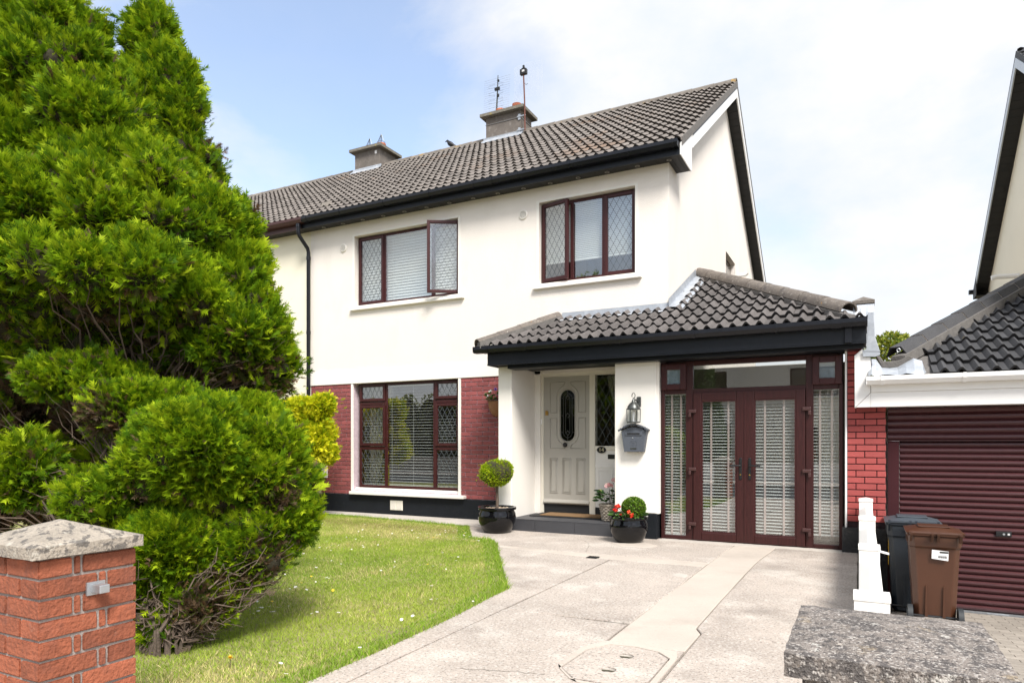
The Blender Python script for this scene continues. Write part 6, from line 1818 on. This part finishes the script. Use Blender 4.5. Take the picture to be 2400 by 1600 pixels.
wk = empty('wicker_basket', (6.10, -.52, .172)); tag(wk, 'round woven wicker basket holding the pink hydrangea on the step', 'basket')
wb_ = MB(); N_ = 24
for j in range(9):
    z = .19 + j*.0245; R_ = .088 + .038*(j/8)
    wb_.tube([(6.10 + (R_ + (.008 if (k+j) % 2 else -.006))*math.cos(2*math.pi*k/N_), -.52 + (R_ + (.008 if (k+j) % 2 else -.006))*math.sin(2*math.pi*k/N_), z) for k in range(N_+1)], .0125, 5)
wb_.build('weave', 'wicker', wk, smooth=True)
sk = MB()
for k in range(N_):
    a = 2*math.pi*(k+.5)/N_; sk.tube([(6.10+.086*math.cos(a), -.52+.086*math.sin(a), .174), (6.10+.127*math.cos(a), -.52+.127*math.sin(a), .395)], .005, 4)
sk.build('stakes', 'wicker', wk)
MB().tube([(6.10+.13*math.cos(t), -.52+.13*math.sin(t), .40) for t in np.linspace(0, 6.283, 25)], .016, 6).build('rim', 'wicker', wk, smooth=True)
MB().lathe([(.001, .178), (.085, .178), (.118, .375), (.001, .375)], (6.10, -.52, 0), 18).build('lining', 'soil', wk)
flower_plant('pink_hydrangea', 'pink hydrangea with dark leaves in the wicker basket', 'flowers',
    ring_leaves(6.09, -.53, .42, .13, 60, (.08, .135), [(.028, .075, .022), (.04, .10, .025), (.06, .13, .03)], .17, .5),
    [((6.12, -.58, .665), .06, 34, .026, [(.72, .33, .36), (.76, .45, .45), (.70, .55, .48)]), ((6.17, -.50, .74), .045, 22, .024, [(.74, .50, .48), (.72, .38, .38)]), ((5.99, -.60, .60), .016, 7, .018, [(.45, .50, .12)])],
    [((6.10, -.52, .37), (6.12, -.57, .64)), ((6.11, -.52, .37), (6.16, -.51, .71)), ((6.09, -.53, .37), (5.99, -.6, .58))])

wbk = empty('hanging_basket', (4.01, -.02, 1.70)); tag(wbk, 'coir-lined half basket of white pansies on the brick wall by the porch', 'basket')
hb_ = MB(); nth = 12; prof = [(.03, 1.70), (.075, 1.73), (.115, 1.80), (.135, 1.88), (.138, 1.945)]
for rr2, z in prof:
    for k in range(nth+1):
        a = math.pi + math.pi*k/nth; hb_.v.append((4.02 + rr2*math.cos(a), -.012 + rr2*math.sin(a), z))
for j in range(len(prof)-1):
    for k in range(nth): hb_.f.append((j*(nth+1)+k, j*(nth+1)+k+1, (j+1)*(nth+1)+k+1, (j+1)*(nth+1)+k))
hb_.f.append(tuple(range(nth, -1, -1))); hb_.f.append(tuple((len(prof)-1)*(nth+1)+k for k in range(nth+1)))
hb_.build('liner', 'coco_liner', wbk, smooth=True, ang=60)
MB().tube([(4.02 + .142*math.cos(t), -.012 + .142*math.sin(t), 1.947) for t in np.linspace(math.pi, 2*math.pi, 13)], .004, 5).build('rim_wire', 'iron_black', wbk)
pz_ = flower_plant('white_pansies', 'white pansies and green leaves growing in the wall basket', 'flowers',
    ring_leaves(4.0, -.085, 1.95, .10, 60, (.04, .07), DG + [(.11, .2, .03)], .12, .7),
    [((3.885, -.10, 2.02), .012, 4, .034, [(.80, .80, .76)]), ((3.985, -.16, 2.09), .012, 4, .034, [(.80, .80, .76)]), ((4.06, -.12, 2.13), .012, 4, .03, [(.22, .12, .5)])],
    [((4.0, -.08, 1.93), (3.885, -.1, 2.0)), ((4.0, -.08, 1.93), (3.98, -.15, 2.07))])

# ------------------------------------------------------------------ wheelie bins
def wheelie_bin(x, y, z, w, d, H, body, lid, label, name='wheelie_bin', rot=0.0):
    """wheels and handle towards -y"""
    e = empty(name, (x, y, z)); tag(e, label, 'bin')
    mw = Matrix.Translation((x, y, z)) @ Matrix.Rotation(rot, 4, 'Z')
    def part(mb, nm, mat, **k): return mb.build(nm, mat, e, mw=mw, **k)
    b = MB(); wb0, wt0, db0, dt0 = w*.40, w*.5, d*.36, d*.5
    zs = [.05, .10, H*.80, H*.805, H*.93]
    secs = [(wb0*.96, db0*.96, .045), (wb0, db0, .07), (wt0*.965, dt0*.93, H*.80), (wt0*1.0, dt0*.97, H*.815), (wt0*1.02, dt0, H*.925)]
    o = []
    for a, c, zz in secs:
        ch = .045; yb = -dt0*.93 - .0
        # the wheel side stays almost upright, the front leans out
        y0 = -dt0*.90 - (.02 if zz > H*.81 else 0); y1 = y0 + 2*c*.98
        o.append([(-a+ch, y0, zz), (a-ch, y0, zz), (a, y0+ch, zz), (a, y1-ch, zz), (a-ch, y1, zz), (-a+ch, y1, zz), (-a, y1-ch, zz), (-a, y0+ch, zz)])
    vs_ = [p for s in o for p in s]; fs = []
    for j in range(len(o)-1):
        for k in range(8): fs.append((j*8+k, j*8+(k+1) % 8, (j+1)*8+(k+1) % 8, (j+1)*8+k))
    fs.append(tuple(range(7, -1, -1))); fs.append(tuple(range((len(o)-1)*8, len(o)*8)))
    b.add(vs_, fs); part(b, 'body', body, bev=.008)
    rim = MB(); a, c, zz = secs[-1]; y0 = -dt0*.90-.02; y1 = y0 + 2*c*.98
    rim.box(-a-.015, a+.015, y0-.012, y1+.018, H*.925, H*.955); part(rim, 'rim', body, bev=.006)
    l = MB(); n = 8; V = []
    for i in range(n+1):
        u = i/n; yy = y0 - .02 + (y1 + .05 - y0 + .02)*u
        for k in range(n+1):
            t = -1 + 2*k/n; zz = H*.957 + .045*(1-abs(t)**3)*(1 - abs(2*u-1)**4) + .006
            V.append((t*(a+.022), yy, zz))
    F = [(i*(n+1)+k, i*(n+1)+k+1, (i+1)*(n+1)+k+1, (i+1)*(n+1)+k) for i in range(n) for k in range(n)]
    l.add(V, [f[::-1] for f in F]); l.box(-a-.022, a+.022, y0-.02, y1+.05, H*.9555, H*.9625)
    lo = part(l, 'lid', lid, smooth=True, ang=40)
    l2 = MB().box(-a*.6, a*.6, y0+.10, y1-.12, H*.957+.045, H*.957+.058); part(l2, 'lid_panel', lid, bev=.006)
    # handle bar on brackets, hinge lugs
    part(MB().tube([(-a*.92, y0-.075, H*.965), (a*.92, y0-.075, H*.965)], .0145, 10), 'handle_bar', body, smooth=True)
    for t in (-.92, -.12, .10, .92):
        part(MB().prism([(t*a-.011, y0-.088, H*.975), (t*a-.011, y0-.06, H*.985), (t*a-.011, y0-.008, H*.94), (t*a-.011, y0-.008, H*.88), (t*a-.011, y0-.03, H*.87), (t*a-.011, y0-.088, H*.95)], (.022, 0, 0)), 'handle_bracket', body)
    # stiffening ribs under the rim and shallow flutes
    for sx in (-1, 1):
        for t in (.25, .55, .85):
            yy = y0 + (y1-y0)*t
            part(MB().box(sx*a - .004, sx*a + .012, yy-.008, yy+.008, H*.83, H*.925), 'rib', body)
    for t in (-.42, .42):
        part(MB().prism([(t*wb0-.012, y0-.004, .10), (t*wb0+.012, y0-.004, .10), (t*wb0+.004, y0+.0005, H*.42), (t*wb0-.004, y0+.0005, H*.42)], (0, .012, 0)), 'flute', body)
    for sx in (-1, 1):
        wh = MB().tube([(sx*(wb0+.012), y0+.02, .10), (sx*(wb0+.055), y0+.02, .10)], .10, 20)
        wo = part(wh, 'wheel', 'tyre', smooth=True, ang=40)
        MB().tube([(sx*(wb0+.056), y0+.02, .10), (sx*(wb0+.06), y0+.02, .10)], .055, 16).build('hub', 'bin_lid_grey', wo, mw=mw)
    part(MB().tube([(-wb0-.02, y0+.02, .10), (wb0+.02, y0+.02, .10)], .012, 8), 'axle', 'iron_black')
    return e, mw, y0, a
zb = nz_(-1.75)
e, mw, y0b, ab = wheelie_bin(9.875, -1.75, zb, .43, .47, .94, 'bin_brown', 'bin_brown', 'brown wheelie bin with white barcode sticker beside the white wall')
st = MB().add([(-.03, y0b-.009, .66), (.105, y0b-.009, .645), (.108, y0b-.009, .735), (-.027, y0b-.009, .745)], [(0, 1, 2, 3)]).build('sticker', 'label_white', e, mw=mw)
sb = MB()
q = -.0
xs_ = .022
for k, w_ in enumerate([3, 2, 4, 2, 3, 5, 2, 3, 4, 2, 5, 3]):
    sb.box(xs_, xs_ + w_*.0011, y0b-.0102, y0b-.0096, .668, .690); xs_ += w_*.0011 + .0026
sb.box(.035, .106, y0b-.0102, y0b-.0096, .715, .731)
sb.build('barcode', 'label_black', st, mw=mw)
zg = nz_(-1.05)
e2, mw2_, y0g, ag = wheelie_bin(9.735, -1.06, zg, .47, .50, 1.03, 'bin_grey', 'bin_lid_grey', 'dark grey wheelie bin standing behind the brown bin')
ys_ = MB().box(-.226, -.2225, -.17, -.13, .52, .86).build('sticker', 'label_yellow', e2, mw=mw2_)
yb = MB()
for k in range(9): yb.box(-.2275, -.2262, -.162, -.138, .54 + k*.035, .54 + k*.035 + (.018 if k % 2 else .010))
yb.build('sticker_print', 'label_black', ys_, mw=mw2_)

# ------------------------------------------------------------------ on the roof
ms = empty('mast', (2.49, 4.12, 8.4)); tag(ms, 'rusty mast with dark bracket head strapped to the right chimney', 'mast')
MB().tube([(2.50, 4.10, 8.36), (2.49, 4.10, 9.0), (2.46, 4.10, 9.70)], .017, 8).build('pole', 'rust', ms, smooth=True)
hd_ = MB().box(2.385, 2.545, 4.06, 4.14, 9.62, 9.66); hd_.box(2.385, 2.42, 4.06, 4.14, 9.66, 9.74); hd_.box(2.51, 2.545, 4.06, 4.14, 9.66, 9.74); hd_.box(2.42, 2.51, 4.07, 4.13, 9.735, 9.765); hd_.box(2.445, 2.485, 4.08, 4.12, 9.765, 9.83)
hd_.build('head_bracket', 'iron_black', ms, bev=.004)
MB().box(2.435, 2.495, 4.068, 4.132, 9.675, 9.72).build('head_insert', 'galv_pale', ms)
MB().tube([(2.47, 4.10, 9.45), (2.52, 4.10, 9.38), (2.58, 4.08, 9.38)], .005, 5).build('cable', 'iron_black', ms)
gm = MB()
for k in range(28):
    x = 2.10 + k*.027
    gm.tube([(x, 4.25 + .10*((k-14)/14)**2, 9.16), (x, 4.25 + .10*((k-14)/14)**2, 9.98)], .0016, 3)
tag(gm.build('mesh_reflector', 'galv_pale', ms), kind='stuff')
for z in (8.43, 8.74):
    MB().box(2.26, 2.48, 4.165, 4.18, z-.012, z+.012).build('clamp', 'galv', ms); MB().box(2.28, 2.34, 4.18, 4.198, z-.07, z+.06).build('clamp_plate', 'galv', ms)
ae = empty('television_aerial', (1.54, 4.5, 9.0)); tag(ae, 'thin television aerial with grid reflector on the right chimney', 'aerial')
MB().tube([(1.53, 4.5, 8.98), (1.565, 4.5, 9.5), (1.585, 4.5, 10.02)], [.022, .018, .010], 8).build('pole', 'pewter', ae, smooth=True)
hb2 = MB(); hb2.box(1.51, 1.64, 4.46, 4.5, 9.66, 9.72); hb2.box(1.58, 1.62, 4.46, 4.5, 9.50, 9.56); hb2.box(1.585, 1.625, 4.46, 4.5, 9.86, 9.90); hb2.build('clamp', 'iron_black', ae)
rdm = MB()
for k in range(16):
    z = 9.16 + k*.052; rdm.tube([(1.20 + .002*k, 4.47, z+.0), (1.90 + .002*k, 4.47, z+.0)], .0022, 3)
tag(rdm.build('reflector_rods', 'galv_pale', ae), kind='stuff')
dp_ = MB()
for k in range(7):
    z = 9.25 + k*.09
    for sx in (-1, 1): dp_.tube([(1.57 + sx*.03, 4.44, z), (1.57 + sx*.20, 4.42, z + (.02 if k % 2 else -.02))], .003, 3)
tag(dp_.build('dipoles', 'pewter', ae), kind='stuff')
ds = empty('satellite_dish', (1.30, 4.5, 8.8)); tag(ds, 'pale satellite dish on the left side of the right chimney', 'satellite dish')
dsh = MB().lathe([(.001, 0), (.09, .006), (.17, .022), (.23, .042), (.235, .040), (.17, .016), (.001, -.008)], (0, 0, 0), 24, caps=False)
dsh.build('dish', 'galv_pale', ds, smooth=True, ang=80, mw=Matrix.Translation((1.43, 4.86, 8.84)) @ Matrix.Rotation(R(-20), 4, 'Z') @ Matrix.Rotation(R(80), 4, 'X'))
MB().tube([(1.43, 4.86, 8.84), (1.47, 4.82, 8.78), (1.50, 4.765, 8.78)], .014, 6).build('bracket', 'galv', ds)

bd_ = empty('bird', (.25, 4.5, RIDGE_Z+.075)); tag(bd_, 'small black bird perched on the roof ridge', 'bird')
# one continuous body: tail, body, neck, head, beak as rings along a spine
zt = RIDGE_Z + .075
spine = [((.41, 4.5, zt+.015), .012), ((.34, 4.5, zt+.045), .030), ((.28, 4.5, zt+.075), .055), ((.23, 4.5, zt+.105), .060), ((.195, 4.5, zt+.14), .045), ((.175, 4.5, zt+.17), .034), ((.155, 4.5, zt+.188), .030), ((.125, 4.5, zt+.185), .016), ((.085, 4.5, zt+.172), .003)]
MB().tube([p for p, _ in spine], [q for _, q in spine], 10).build('body', 'bird_black', bd_, smooth=True, ang=80)
lg = MB()
for s in (-.018, .018): lg.tube([(.25, 4.5+s, zt+.06), (.252, 4.5+s, zt-.005), (.22, 4.5+s, zt-.004)], .005, 5)
lg.build('legs', 'bird_black', bd_)
